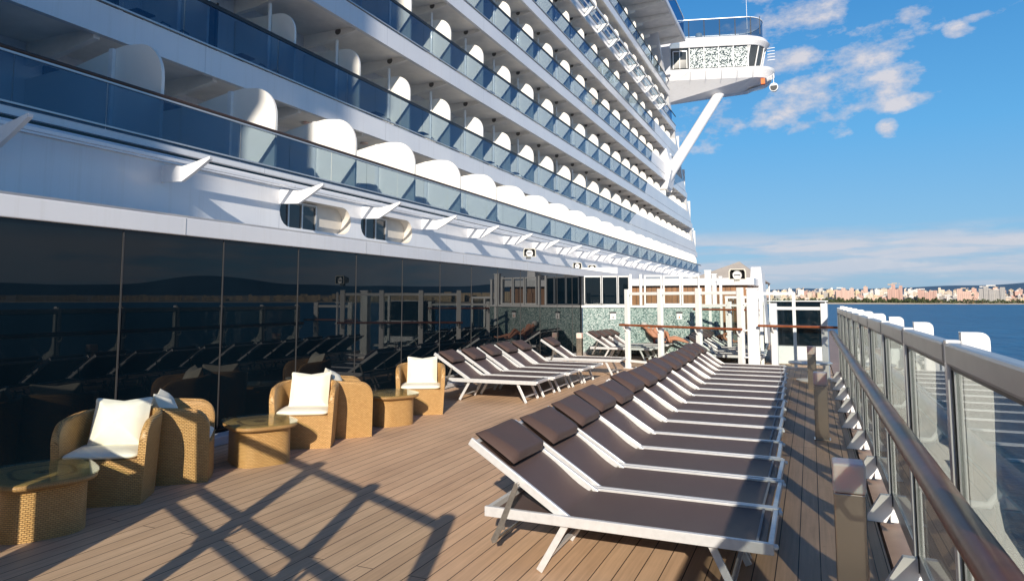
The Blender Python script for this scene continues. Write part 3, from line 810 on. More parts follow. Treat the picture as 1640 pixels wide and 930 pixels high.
# ================================================================== BOLLARD LIGHTS
def bollard(x,y,h,label):
    e=empty('bollard_light',(x,y,0),0,label,'bollard light','bollard lights along the deck')
    MB().box(-.082,.082,-.082,.082,.004,h-.165).build('shaft',M['chrome'],e,bevel=.006)
    MB().box(-.10,.10,-.10,.10,.001,.01).build('base_plate',M['chrome'],e)
    MB().box(-.085,.085,-.085,.085,h-.163,h).build('lamp_head',M['lampcube'],e,bevel=.012)
    return e
bollard(.165,4.45,.88,'nearest polished bollard with pink opal lamp beside the long lounger row')
bollard(.08,9.9,.86,'middle bollard light between the loungers and the side railing')
bollard(-.02,15.3,.86,'farthest bollard light by the corner of the side railing')
bollard(-6.60,20.4,.78,'bollard light by the dark window wall behind the left loungers')

# ================================================================== SUN LOUNGERS
def lounger():
    e=empty('sun_lounger')
    W2=.365
    # local x: foot end 0, head end -1.85 ; origin at floor under the centre
    cx=.93
    def q(x): return x+cx
    for s in(-1,1):
        MB().box(q(-1.85),q(0),s*W2-.016,s*W2+.016,.332,.398).build('side_rail',M['alu'],e,bevel=.004)
    MB().box(q(-.034),q(-.002),-W2+.017,W2-.017,.34,.392).build('end_rail',M['alu'],e,bevel=.004)
    MB().box(q(-1.848),q(-1.815),-W2+.017,W2-.017,.34,.392).build('end_rail',M['alu'],e,bevel=.004)
    # sling: foot to pivot and on flat to head frame
    def sl(xs,zf,name,wid=.335,nx=18,ny=8):
        rows=[];uv=[]
        L=0;pp=None
        for i in range(nx+1):
            x=xs[0]+(xs[1]-xs[0])*i/nx;row=[];ur=[]
            for j in range(ny+1):
                v=-1+2*j/ny;px,pz=zf(x,v)
                row.append((q(px),v*wid,pz));ur.append((x,v*wid))
            rows.append(row);uv.append(ur)
        mb=MB().grid(rows,uvs=uv)
        rows2=[[(a,b,c-.006) for a,b,c in r] for r in rows]
        mb.grid(rows2,uvs=uv,flip=True)
        return mb.build(name,M['sling'],e,fix=False)
    sl((-.045,-1.30),lambda x,v:(x,.385-.016*(1-v*v)*min(1,(-x)*6)),'seat_sling')
    sl((-1.36,-1.81),lambda x,v:(x,.356),'head_panel',nx=3)
    MB().box(q(-.10),q(-.085),-.33,.33,.389,.395).build('sling_hem',M['rubber'],e)
    # backrest
    A=R(32);ca,sa=math.cos(A),math.sin(A);px,pz=-1.28,.375
    def bp(l,y,n): return (q(px-l*ca-n*-sa*0+ -n*-sa),y,pz+l*sa+n*ca)
    def bpt(l,y,n): return (q(px-l*ca+n*sa),y,pz+l*sa+n*ca)
    for s in(-1,1):
        MB().beam(bpt(-.02,s*(W2-.034),.0),bpt(.83,s*(W2-.034),.0),.026,.055,up=(sa,0,ca)).build('backrest_rail',M['alu'],e,bevel=.004)
        MB().tube([(q(px-.02),s*(W2-.034)-.02,pz+.01),(q(px-.02),s*(W2-.034)+.02,pz+.01)],.011,8).build('pivot_bolt',M['steel'],e)
    MB().beam(bpt(.80,-W2+.05,-.01),bpt(.80,W2-.05,-.01),.03,.03,up=(sa,0,ca)).build('backrest_bar',M['alu'],e)
    def back(x,v):
        l=-x
        sag=.05*math.exp(-((l-.12)/.18)**2)+.012
        n=.012-sag*(1-.5*v*v) if l<.78 else .0
        p=bpt(l,0,n);zz=p[2]
        return (p[0]-cx,max(zz,.382-.016*(1-v*v)) if l<.06 else zz)
    sl((.0,-.80),back,'back_sling',wid=.315)
    # pillow: soft slab with thick rounded edge
    rows=[];n=16;m_=12
    for i in range(n+1):
        u=i/n;rows.append([])
        for j in range(m_+1):
            v=j/m_
            prof=(1-abs(2*u-1)**9)**.5*(1.25-.5*u) if 0<u<1 else 0
            pr2=(1-abs(2*v-1)**14)**.5 if 0<v<1 else 0
            th=.048*prof*pr2
            l=.455+.35*u
            rows[-1].append((l,-.305+.61*v,th))
    pm=MB();uvs=[[(r[0],r[1]) for r in row] for row in rows]
    pm.grid([[bpt(l,y_,.052+th+.005*math.sin(y_*9+l*7)) for l,y_,th in row] for row in rows],uvs=uvs)
    pm.grid([[bpt(l,y_,.048-th*.8) for l,y_,th in row] for row in rows],uvs=uvs,flip=True)
    pm.build('pillow',M['pillow'],e,fix=True)
    # notched support arm hanging outside the rail
    a0=bpt(.38,-.388,-.01)
    MB().prism([(a0[0]-.012,a0[2]+.014),(a0[0]+.014,a0[2]-.012),(q(-1.695),.30),(q(-1.69),.262),(q(-1.715),.262),(q(-1.755),.175),(q(-1.785),.165),(q(-1.795),.19),(q(-1.745),.285)],'y',-.392,-.385).build('support_arm',M['steel'],e)
    MB().tube([(a0[0],-.395,a0[2]),(a0[0],-.36,a0[2])],.010,8).build('arm_bolt',M['steel'],e)
    MB().beam((q(-1.775),-.386,.182),(q(-1.775),.30,.182),.014,.014).build('support_bar',M['steel'],e)
    # legs
    for x0,x1 in((-1.28,-1.47),(-.36,-.20)):
        for s in(-1,1):
            MB().beam((q(x0),s*.325,.335),(q(x1),s*.325,.012),.045,.022,up=(0,1,0)).build('leg',M['alu'],e,bevel=.003)
        xm=x0+(x1-x0)*.72;MB().beam((q(xm),-.31,.335-.323*.72),(q(xm),.31,.335-.323*.72),.03,.02).build('leg_brace',M['alu'],e)
    for s in(-1,1):
        mb=MB().tube([(q(0),s*.345,.372),(q(.018),s*.345,.372),(q(.024),s*.345,.372)],[.017,.016,.008],10)
        mb.build('end_cap',M['post'],e)
    return e
proto=lounger()
ordn=['first','second','third','fourth','fifth','sixth','seventh','eighth','ninth','tenth','eleventh','twelfth','thirteenth','fourteenth','fifteenth','sixteenth']
def place(x,y,rz,label,group,first=False):
    o=proto if first else copy_tree(proto)
    o.location=(x,y,0);o.rotation_euler.z=rz
    for ch in o.children:
        if ch.name.startswith('pillow'):
            dl=random.uniform(-.035,.03);ch.location=(dl*.848,random.uniform(-.012,.012),-dl*.53);ch.rotation_euler.z=R(random.uniform(-1.2,1.2))
    tag(o,label,'sun lounger',group);return o
CASTERS=[(-5.36,2.10,.72),(-4.50,1.70,.44)]  # spots and widths of the unseen boxes added to cast shadows
G1='sun loungers in the long row by the railing'
for k in range(15):
    y=4.72+.78*k+random.uniform(-.012,.012)
    place(-.23-.93-.0275*(y-4.7)+random.uniform(-.02,.02),y,R(random.uniform(-.6,.6)),'nearest sun lounger, at the camera end of the long row' if k==0 else ('last lounger of the long row, next to the windbreak' if k==14 else ordn[k]+' sun lounger from the camera in the long row by the railing'),G1,k==0)
G2='sun loungers by the dark windows'
ys=[11.45,12.28,13.1,13.9,14.66,16.3]
for k,y in enumerate(ys):
    place(-5.34+(.22 if k==5 else .02*k),y,R([3,2.5,2.5,1.5,1,3][k]),['nearest lounger of the group by the dark windows, beside the wicker chairs','second lounger of the group by the dark windows','third lounger of the group by the dark windows','fourth lounger of the group by the dark windows','fifth lounger of the group by the dark windows, touching the fourth','last lounger by the dark windows, set apart from the other five'][k],G2)
G3='sun loungers in front of the mosaic wall'
for k in range(5):
    place(-5.22-.0*k+.03*k,20.35-.0+.78*k*.85 if k<4 else 23.3,R(2 if k<4 else -4),['nearest lounger of the group before the mosaic wall','second lounger of the group before the mosaic wall','third lounger of the group before the mosaic wall','fourth lounger of the group before the mosaic wall','farthest lounger before the mosaic wall, where people are lying'][k],G3)
G4='sun loungers beyond the windbreak'
for k in range(7):
    place(-2.05-.03*k,18.75+.80*k,R(1),'nearest lounger beyond the white framed windbreak' if k==0 else ordn[k]+' lounger from the near end of the group beyond the windbreak',G4)

# ================================================================== WICKER CHAIRS AND TABLES
def wchair():
    e=empty('wicker_armchair')
    # local: faces +x ; width .78 ; depth .72. plan path from left arm front round the back to right arm front
    th=.065
    def path(s,inset,z):
        # s -1..1 ; D-shaped plan
        fl=1-.10*(1-min(1,z/.7))         # narrower at the floor
        a=.395*fl-inset;b=.36*fl-inset
        t=s
        L=.34
        arc=PI/2;tot=arc*.36+L
        d=abs(t)*tot
        if d<arc*.36:
            an=d/.36;x=-b*math.cos(an)-.0;y=a*math.sin(an)
            # superellipse squarer back
            x=-b*(abs(math.cos(an))**.8)
            y=a*(abs(math.sin(an))**.8)
        else:
            x=(d-arc*.36);y=a
        return (x*.98-.02,y*(1 if t>=0 else -1))
    def top(s):
        a=abs(s)
        h=.735-.035*max(0,min(1,(a-.3)/.5))
        if a>.80:
            k=(a-.80)/.20;h=.52+(h-.52)*math.sqrt(max(0,1-k*k))
        return h
    n=48;m=MB();rows_o=[];rows_i=[];uo=[];ui=[]
    ss=[-1+2*i/n for i in range(n+1)]
    # extra samples close to the ends for round arms
    ss=sorted(set(ss+[-1+.004,-1+.015,-1+.03,-1+.05,1-.004,1-.015,1-.03,1-.05]))
    NZ=12;acc=0;prev=None;rim=[]
    for s in ss:
        h=top(s);ro=[];ri=[];uo_=[];ui_=[]
        p0=path(s,0,.5)
        if prev: acc+=math.dist(p0,prev)
        prev=p0
        for j in range(NZ+1):
            z=h*j/NZ
            x,y=path(s,0,z);ro.append((x,y,z));uo_.append((acc,z))
        # rounded rim
        for k in range(1,6):
            a=PI*k/6;ins=th/2-th/2*math.cos(a);x,y=path(s,ins,h);ro.append((x,y,h+.028*math.sin(a)));uo_.append((acc,h+.028*k/3))
        for j in range(NZ,-1,-1):
            z=h*j/NZ;x,y=path(s,th,z);ro.append((x,y,z));uo_.append((acc,h+.1+(h-z)))
        rows_o.append(ro);uo.append(uo_)
    m.grid(rows_o,uvs=uo)
    # close arm fronts
    for r,u in((rows_o[0],uo[0]),(rows_o[-1],uo[-1])):
        N_=len(r);vs=list(r);cnt=[]
        for j in range(NZ):
            a=r[j];b=r[j+1];c=r[N_-2-j];d=r[N_-1-j]
            m.add([a,b,c,d],[(0,1,2,3)],True,[(a[1],a[2]),(b[1],b[2]),(c[1],c[2]),(d[1],d[2])])
        capv=[r[j] for j in range(NZ,N_-NZ)]
        m.add(capv,[tuple(range(len(capv)))],True,[(p[1],p[2]) for p in capv])
    m.build('shell',M['wicker'],e,fix=True)
    # seat box front panel
    f=MB();rows=[];uv=[]
    for j in range(9):
        z=.39*j/8;fl=1-.10*(1-min(1,z/.7));y=.395*fl-th+.004;x=.305+.01
        rows.append([(x+.02*math.cos(k/8*PI-PI/2)*1.0,-y+2*y*k/8,z) for k in range(9)]);uv.append([(2*y*k/8,z) for k in range(9)])
    f.grid(rows,uvs=uv)
    z=.39;y=.33
    f.add([(.33,-y,.391),(.33,y,.391),(-.3,y,.391),(-.3,-y,.391)],[(0,1,2,3)],False,[(0,0),(.6,0),(.6,.6),(0,.6)])
    f.build('seat_base',M['wicker'],e,fix=True)
    # cushion: squashed superellipsoid
    def cushion(name,c,sx_,sy_,sz_,rot,mat,pinch=.0,p=.35):
        mb=MB();rows=[];nu,nv=26,12
        for i in range(nv+1):
            ph=-PI/2+PI*i/nv;row=[]
            for k in range(nu):
                t=2*PI*k/nu
                cu=lambda q,e_:math.copysign(abs(q)**e_,q)
                x=cu(math.cos(t),p)*cu(math.cos(ph),.55)*sx_;y=cu(math.sin(t),p)*cu(math.cos(ph),.55)*sy_
                z=math.sin(ph)*sz_
                if pinch:
                    rx,ry=abs(x)/sx_,abs(y)/sy_
                    z*=max(.12,(1-max(rx,ry)**3.2))*1.1+.05
                    k_=1-pinch*(1-min(rx,ry)**1.6)*(max(rx,ry)**3)
                    x*=k_;y*=k_
                v=Vector((x,y,z+ (.006*math.sin(x*31+y*17) if pinch else 0)));v.rotate(rot);row.append(tuple(v+Vector(c)))
            rows.append(row)
        mb.grid(rows,closed=True);return mb.build(name,mat,e,fix=True)
    cushion('seat_cushion',(.035,0,.42),.285,.318,.045,Euler((0,0,0)),M['cream'],p=.25)
    cushion('pillow',(-.13,.02,.645),.25,.26,.10,Euler((0,R(66),0)),M['cream'],pinch=.17,p=.14)
    return e
c0=wchair()
def wtable():
    e=empty('wicker_table')
    def sup(z,a,b,p=.62,n=56):
        r=[];u=[]
        acc=0;pr=None
        for k in range(n+1):
            t=2*PI*k/n;x=a*math.copysign(abs(math.cos(t))**p,math.cos(t));y=b*math.copysign(abs(math.sin(t))**p,math.sin(t))
            if pr:acc+=math.dist((x,y),pr)
            pr=(x,y);r.append((x,y,z));u.append((acc,z))
        return r,u
    lv=[sup(z,.30,.34) for z in(0.003,.1,.2,.3,.37)]+[sup(.385,.31,.35)]
    MB().grid([l[0] for l in lv],uvs=[l[1] for l in lv]).build('drum',M['wicker'],e)
    lv=[sup(.388,.31,.35),sup(.39,.35,.40),sup(.405,.365,.415),sup(.425,.365,.415),sup(.437,.35,.40),sup(.437,.02,.02)]
    MB().grid([l[0] for l in lv],uvs=[[(q[0],q[1]+.03*i) for q in l[1]] for i,l in enumerate(lv)]).build('rim',M['wicker'],e)
    lv=[sup(.439,.01,.01),sup(.439,.372,.422),sup(.449,.372,.422),sup(.449,.01,.01)]
    MB().grid([l[0] for l in lv],sm=False).build('glass_top',M['tabletop'],e)
    return e
def az(a): return R(90-a)
CH=[((-5.97,4.44),145,'nearest wicker armchair facing the camera behind the left corner table'),
    ((-6.02,5.22),47,'wicker armchair turned away from the camera behind the nearest armchair'),
    ((-5.90,7.02),150,'middle wicker armchair facing the camera with upright cream pillow'),
    ((-5.86,7.74),44,'wicker armchair showing its back and side beside the farthest table'),
    ((-5.85,9.72),150,'farthest wicker armchair, next to the loungers by the windows')]
for i,((x,y),a,l) in enumerate(CH):
    o=c0 if i==0 else copy_tree(c0)
    o.location=(x,y,0);o.rotation_euler.z=az(a);tag(o,l,'armchair','wicker armchairs by the dark windows')
t0_=wtable()
TB=[((-5.66,3.62),25,'nearest glass topped wicker table at the left edge of the picture'),
    ((-5.76,6.08),30,'middle glass topped wicker table between two armchairs'),
    ((-5.74,8.66),30,'farthest glass topped wicker table before the last armchair')]
for i,((x,y),a,l) in enumerate(TB):
    o=t0_ if i==0 else copy_tree(t0_)
    o.location=(x,y,0);o.rotation_euler.z=az(a);tag(o,l,'table','wicker drum tables between the armchairs')

# ================================================================== FORWARD END OF THE DECK
mw=empty('mosaic_pool_wall',(-5.1,22.5,0),0,'low green mosaic wall with white framed windows above it','wall')
MO=Vector((5.1,-22.5,0))
u=Vector((.917,.399,0));A0=Vector((-6.95,21.85,0))
def along(s,d=0,z=0): p=A0+u*s+Vector((-u.y,u.x,0))*d;return (p.x+5.1,p.y-22.5,z)
L=4.55
def seg(s0,s1,z0,z1,d0,d1,name,mat,bv=0):
    a=[along(s0,d0,z0),along(s1,d0,z0),along(s1,d1,z0),along(s0,d1,z0)];b=[(p[0],p[1],z1) for p in a]
    return MB().add(a+b,[(3,2,1,0),(4,5,6,7),(0,1,5,4),(1,2,6,5),(2,3,7,6),(3,0,4,7)]).build(name,mat,mw,bevel=bv)
seg(0,L,0,1.54,0,.3,'mosaic_base',M['mosaic'])
seg(-.05,L+.05,1.543,1.62,-.05,.35,'sill',M['post'],.01)
for s0,s1 in((.12,.95),(1.0,1.75),(2.15,2.7),(2.75,3.5)):
    pass
def win(s0,s1,z0,z1,d,mat,fm='post',fwd=.05):
    f=seg(s0,s1,z0,z0+fwd,d,d+.06,'window',M[fm])
    for a,b,c_,e_ in((s0,s1,z1-.05,z1),(s0,s0+fwd,z0+.053,z1-.053),(s1-fwd,s1,z0+.053,z1-.053)):
        MB().add(*(lambda A,B:(A+B,[(3,2,1,0),(4,5,6,7),(0,1,5,4),(1,2,6,5),(2,3,7,6),(3,0,4,7)]))([along(a,d,c_),along(b,d,c_),along(b,d+.06,c_),along(a,d+.06,c_)],[along(a,d,e_),along(b,d,e_),along(b,d+.06,e_),along(a,d+.06,e_)])).build('frame',M[fm],f)
    a=[along(s0+fwd,d+.03,z0+.05),along(s1-fwd,d+.03,z0+.05),along(s1-fwd,d+.03,z1-.05),along(s0+fwd,d+.03,z1-.05)]
    MB().add(a,[(0,1,2,3)]).build('pane',mat,f)
win(.05,.62,1.63,2.60,0,M['wallglass'],'greyalu',.028);win(.64,1.16,1.63,2.60,0,M['wallglass'],'greyalu',.028)
win(1.18,1.55,1.63,2.60,0,M['wallglass'],'greyalu',.028)
for s0 in(2.05,2.68,3.3): win(s0,s0+.60,1.63,2.62,0,M['cglass'])
seg(1.56,1.64,1.63,2.65,0,.08,'window_post',M['post']);seg(1.9,1.98,1.63,2.65,0,.08,'window_post',M['post'])
seg(0,1.6,1.63,2.58,.12,.16,'blind',M['darkdoor'])
for i,s0 in enumerate((1.0,3.2)):
    p=along(s0,-.012,1.25)
    sg=empty('wall_sign',(p[0]-5.1,p[1]+22.5,1.25),math.atan2(.399,.917),['small white notice with a dark top on the shaded part of the mosaic wall','small white warning notice above the sunbathers on the mosaic wall'][i],'sign')
    MB().box(-.09,.09,-.01,0,-.10,.12).build('plate',M['post'],sg);MB().box(-.11,.11,-.016,-.011,.10,.16).build('header',M['dark'],sg)
    MB().prism([(-.035,-.05),(.035,-.05),(0,.02)],'y',-.014,-.011).build('warning_triangle',M['orange' if i else 'dark'],sg)
# wood clad cabin further forward
wc=empty('wooden_cabin',(-3.2,28,0),0,'brown wood clad cabin with white roof edge beyond the mosaic wall','cabin')
def wbx(a,b,c_,d,e_,f__,n_,m_): return MB().box(a+3.2,b+3.2,c_-28,d-28,e_,f__).build(n_,m_,wc)
wbx(-6.6,-2.15,27.0,31,0,2.35,'wall',M['wood']);wbx(-6.8,-1.9,26.8,31.2,2.353,2.62,'roof_edge',M['white'])
for k in range(22): wbx(-6.55+k*.2,-6.54+k*.2,26.985,27.0,.05,2.33,'board_joint',M['dark'])
wbx(-3.2,-2.6,26.96,26.985,0.05,2.1,'door',M['wood'])
for i,(x,y) in enumerate(((-3.12,23.6),(-3.0,24.3),(-2.75,23.9))):
    wp=empty('deck_post',(x,y,0),0,['left tall white post beyond the mosaic wall','middle tall white post beyond the mosaic wall','right slim white post in front of the wooden cabin'][i],'post')
    MB().box(-.10+.03*i,.10-.03*i,-.08,.08,0,2.75-.1*i).box(-.13,.13,-.11,.11,.001,.03).box(-.12+.03*i,.12-.03*i,-.10,.10,2.75-.1*i,2.79-.1*i).build('shaft',M['post'],wp,bevel=.01)
# pale glass shelter
gs=empty('glass_shelter',(-2.1,24.6,0),0,'pale glass shelter with white frame right of the wooden cabin','shelter')
for x in(-.55,.0,.55): MB().box(x-.04,x+.04,-.04,.04,0,1.85).build('post',M['post'],gs)
MB().box(-.6,.6,-.05,.05,1.85,1.93).build('top_rail',M['post'],gs)
MB().box(-.5,.5,-.006,.006,.1,1.84).build('glass_pane',M['rglass'],gs)
for k in range(9): MB().box(-.5+k*.12,-.485+k*.12,.4,.42,.1,1.84).build('curtain_fold',M['towel'],gs)
MB().box(-.55,.55,.45,1.6,.0,.6).build('bench',M['white'],gs)
gs2=windbreak('glass_windbreak',[(-3.3,22.4),(-2.3,22.0),(-1.35,21.6)],1.75,1.50,'distant low windbreak with a brown rail behind the right loungers',ext=.05)
# white vent tower
vt=empty('vent_tower',(-2.0,30,0),0,'tapered white ventilation tower standing above the windbreaks','tower')
MB().add([(-.42,-.4,0),(.38,-.4,0),(.38,1.6,0),(-.42,1.6,0),(-.22,-.25,3.15),(.18,-.25,3.15),(.24,1.1,2.95),(-.22,1.1,2.95)],[(3,2,1,0),(4,5,6,7),(0,1,5,4),(1,2,6,5),(2,3,7,6),(3,0,4,7)]).build('casing',M['white'],vt,bevel=.03)
MB().box(-.27,.27,-.40,-.32,.9,1.5).build('louvre',M['greyalu'],vt)
cn=empty('canvas_canopy',(-4.0,34,0),0,'grey pitched canvas canopy behind the deck speaker','canopy')
MB().add([(-1.6,-1.5,2.6),(2.2,-1.5,2.6),(2.2,3,2.6),(-1.6,3,2.6),(.9,.7,3.65)],[(0,1,4),(1,2,4),(2,3,4),(3,0,4)]).build('canvas',M['grey'],cn)
for x,y in((-1.5,-1.4),(2.1,-1.4),(2.1,2.9),(-1.5,2.9)): MB().tube([(x,y,0),(x,y,2.6)],.04,8).build('post',M['post'],cn)
# control cabin / bar behind the corner windbreak
bc=empty('deck_bar',(-.35,21.5,0),0,'low white deck bar with dark windows behind the corner windbreak','bar counter')
MB().box(-.75,.75,-.5,.9,0,.50).build('counter_wall',M['white'],bc,bevel=.01)
MB().box(-.75,.75,-.2,.9,.503,1.75).build('dark_cabinet',M['wallglass'],bc)
for x in(-.76,.72): MB().box(x,x+.035,-.26,-.21,.51,1.75).build('frame_post',M['post'],bc)
MB().box(-.8,.8,-.3,.95,1.752,1.78).build('top',M['white'],bc)
MB().box(-.85,.85,-.6,-.1,1.02,1.06).build('shelf',M['post'],bc)
fw2=empty('glass_screen',(-.78,19.2,0),0,'small white framed glass screen standing higher than the corner windbreak','screen')
for x in(-.42,.38): MB().box(x-.04,x+.04,-.03,.03,0,2.0).build('post',M['post'],fw2)
MB().box(-.38,.34,-.03,.03,1.93,2.0).build('top_rail',M['post'],fw2);MB().box(-.38,.34,-.005,.005,.1,1.92).build('glass_pane',M['cglass'],fw2)
# round tub near the corner
tb=empty('round_tub',(-.06,16.85,0),0,'low round white table standing at the corner of the side railing','table')
MB().lathe([(.0,.0),(.30,.0),(.30,.03),(.06,.05),(.05,.34),(.12,.37)],28).build('pedestal',M['post'],tb)
MB().lathe([(.0,.375),(.44,.375),(.46,.39),(.46,.41),(.44,.42),(.0,.42)],40).build('table_top',M['post'],tb)
# aft block behind the camera: its shadow falls on the near cabins
ab=empty('aft_block',(-12,-22,0),0,'tall white aft block of decks behind the camera shading the nearest cabins','ship block')
m_=MB()
for z0,x1 in((13.0,.7),(15.6,.1),(18.2,.6),(20.8,1.0),(23.4,1.35),(26.0,1.7),(28.6,2.1),(31.2,2.5)): m_.box(-12,x1+12,-3,3,z0,z0+2.57)
m_.build('deck_block',M['white'],ab)
MB().box(-12,-3,-2.5,2.5,-9,12.95).build('support_block',M['white'],ab)
for i,(x,y,w_) in enumerate(CASTERS):  # boxes added out of view to throw shade on the near table and chair
    caster=empty('deck_locker',(x,y,0),math.atan2(-.47,1),['white deck locker nearest the window wall, beside the camera','white deck locker next to the windbreak beside the camera'][i],'locker')
    MB().box(-w_/2,w_/2,-.14,.14,.05,1.26).build('body',M['post'],caster,bevel=.01);MB().box(-w_/2-.02,w_/2+.02,-.16,.16,1.262,1.30).build('lid',M['white'],caster,bevel=.01)
    MB().box(-.05,.05,-.17,-.145,.9,.93).build('handle',M['steel'],caster)
    for sx_ in(-1,1): MB().box(sx_*(w_/2-.06)-.03,sx_*(w_/2-.06)+.03,-.1,.1,0,.048).build('foot',M['dark'],caster)
# ================================================================== PEOPLE
def person(name,loc,rz,joints,edges,radii,label,head,hair,cloth=None,extra=None):
    """joints: dict name->(x,y,z) ; one skinned body"""
    me=bpy.data.meshes.new('person_body');names=list(joints)
    me.from_pydata([joints[n] for n in names],[(names.index(a),names.index(b)) for a,b in edges],[])
    o=bpy.data.objects.new('person',me);col.objects.link(o);o.location=loc;o.rotation_euler.z=rz
    s=o.modifiers.new('Skin','SKIN');s.use_smooth_shade=True
    for i,n in enumerate(names):
        r=radii.get(n,.05);sv=me.skin_vertices[0].data[i];sv.radius=(r,r) if not isinstance(r,tuple) else r
        sv.use_root=(n=='pelvis')
    ss=o.modifiers.new('Sub','SUBSURF');ss.levels=2;ss.render_levels=2
    me.materials.append(M['skin']);tag(o,label,'person')
    hx,hy,hz=joints['head']
    up=Vector(joints['head'])-Vector(joints['neck']);up.normalize()
    # hair cap
    hr=MB();rows=[]
    q=up.to_track_quat('Z','Y')
    for i in range(7):
        ph=PI/2*i/6*1.15;rows.append([])
        for k in range(16):
            t=2*PI*k/16;v=Vector((math.cos(t)*math.sin(ph)*.098,math.sin(t)*math.sin(ph)*.108,math.cos(ph)*.112+.015));v.rotate(q)
            rows[-1].append(tuple(v+Vector(joints['head'])))
    hr.grid(rows,closed=True);hr.build('hair',M[hair],o)
    # face bits: nose, eyes, mouth on the front of the head (head looks along 'face')
    fv=Vector(head).normalized();side=fv.cross(up).normalized()
    c=Vector(joints['head'])
    fm=MB();fm.tube([c+fv*.085+up*.015,c+fv*.112-up*.02],[.010,.016],6);fm.build('nose',M['skin'],o)
    ey=MB()
    for s_ in(-1,1): ey.tube([c+fv*.082+side*.033*s_+up*.022,c+fv*.096+side*.033*s_+up*.022],.011,8)
    ey.tube([c+fv*.094-up*.05-side*.022,c+fv*.094-up*.05+side*.022],.006,6)
    ey.build('facial_features',M['hair'],o)
    for s_ in(-1,1): MB().tube([c+side*.088*s_-up*.02,c+side*.098*s_+up*.02],[.014,.02],8).build('ear',M['skin'],o)
    if cloth: cloth(o,joints)
    return o
def hand(J,Rd,Ed,w,fr,side,dirv,tag_):
    # palm vertex + five fingers of unequal length, slightly curled
    d=Vector(dirv).normalized();s=Vector(side).normalized();n=d.cross(s).normalized();W_=Vector(J[w])
    pm='palm'+tag_;J[pm]=tuple(W_+d*.06);Rd[pm]=.026;Ed.append((w,pm))
    for i,(off,l) in enumerate(((-.027,.055),(-.009,.07),(.009,.065),(.026,.05))):
        a='f%d%sa'%(i,tag_);b='f%d%sb'%(i,tag_)
        J[a]=tuple(W_+d*(.085+l*.45)+s*off);J[b]=tuple(W_+d*(.085+l*.9)+s*off*1.1+n*.018)
        Rd[a]=.009;Rd[b]=.007;Ed+= [(pm,a),(a,b)]
    a='t%sa'%tag_;J[a]=tuple(W_+d*.055-s*.05+n*.01);b='t%sb'%tag_;J[b]=tuple(W_+d*.085-s*.066+n*.02);Rd[a]=.010;Rd[b]=.008;Ed+=[(w,a),(a,b)]
def reclining(kn=.30,lean=R(40)):
    # local: head towards -x, feet +x ; seat z .40 ; lying on a lounger
    J={};Rd={};Ed=[]
    sz=.47
    J['pelvis']=(0,0,sz);Rd['pelvis']=(.15,.11)
    ca,sa=math.cos(lean),math.sin(lean)
    J['waist']=(-.18*ca,0,sz+.18*sa);Rd['waist']=(.14,.10)
    J['chest']=(-.38*ca,0,sz+.38*sa);Rd['chest']=(.17,.115)
    J['neckb']=(-.52*ca,0,sz+.52*sa);Rd['neckb']=(.08,.07)
    J['neck']=(-.58*ca,0,sz+.58*sa);Rd['neck']=.052
    J['head']=(-.70*ca+.02,0,sz+.72*sa);Rd['head']=(.085,.10)
    J['crown']=(-.76*ca+.02,0,sz+.79*sa);Rd['crown']=.07
    Ed+=[('pelvis','waist'),('waist','chest'),('chest','neckb'),('neckb','neck'),('neck','head'),('head','crown')]
    for s,t_ in((-1,'l'),(1,'r')):
        k=kn*(1 if s>0 else .75)
        J['hip'+t_]=(.06,s*.10,sz-.01);Rd['hip'+t_]=.095
        dx=.42*math.cos(math.asin(min(.95,k/.43)))
        J['knee'+t_]=(.06+dx,s*.13,sz+k);Rd['knee'+t_]=.058
        fx=.06+dx+math.sqrt(max(.01,.42**2-(k+.0)**2))
        J['calf'+t_]=(.06+dx+(fx-.06-dx)*.35,s*.13,sz+k*.65);Rd['calf'+t_]=.052
        J['ankle'+t_]=(fx,s*.12,sz-.02);Rd['ankle'+t_]=.035
        J['toe'+t_]=(fx+.16,s*.13,sz+.02);Rd['toe'+t_]=.028
        Ed+=[('pelvis','hip'+t_),('hip'+t_,'knee'+t_),('knee'+t_,'calf'+t_),('calf'+t_,'ankle'+t_),('ankle'+t_,'toe'+t_)]
        J['sh'+t_]=(-.47*ca,s*.18,sz+.47*sa);Rd['sh'+t_]=.058
        J['el'+t_]=(-.27*ca+.05,s*.30,sz+.22*sa);Rd['el'+t_]=.040
        J['wr'+t_]=(.10,s*.19,sz+.14);Rd['wr'+t_]=.027
        Ed+=[('neckb','sh'+t_),('sh'+t_,'el'+t_),('el'+t_,'wr'+t_)]
        hand(J,Rd,Ed,'wr'+t_,None,(0,s,0),(.7,-s*.4,-.2),t_)
    return J,Rd,Ed
def trunks(mat):
    def f(o,J):
        p=Vector(J['pelvis']);m=MB()
        m.tube([p+Vector((-.10,0,.06)),p+Vector((.0,0,0)),p+Vector((.08,0,-.01))],[.165,.178,.165],20,.78)
        for t_ in'lr':
            h=Vector(J['hip'+t_]);k=Vector(J['knee'+t_]);m.tube([h,h.lerp(k,.45)],[.112,.095],14)
        m.build('swim_trunks',M[mat],o)
    return f
def bather(loc,rz,kn,lean,label,hair,mat):
    J,Rd,Ed=reclining(kn,lean);return person('person',loc,rz,J,Ed,Rd,label,(.8,0,.35),hair,trunks(mat))
bather((-4.62,22.7,0),R(-58),.30,R(62),'sunbather in maroon trunks reclining with raised knees before the mosaic wall','hair','swim')
bather((-4.55,24.15-1.6,0),R(2),.12,R(42),'sunbather lying flat on the fourth lounger before the mosaic wall','hair2','navy')
bather((-2.95,23.6,0),R(-40),.25,R(48),'pale haired sunbather reclining at the end of the right lounger group','hair2','navy')
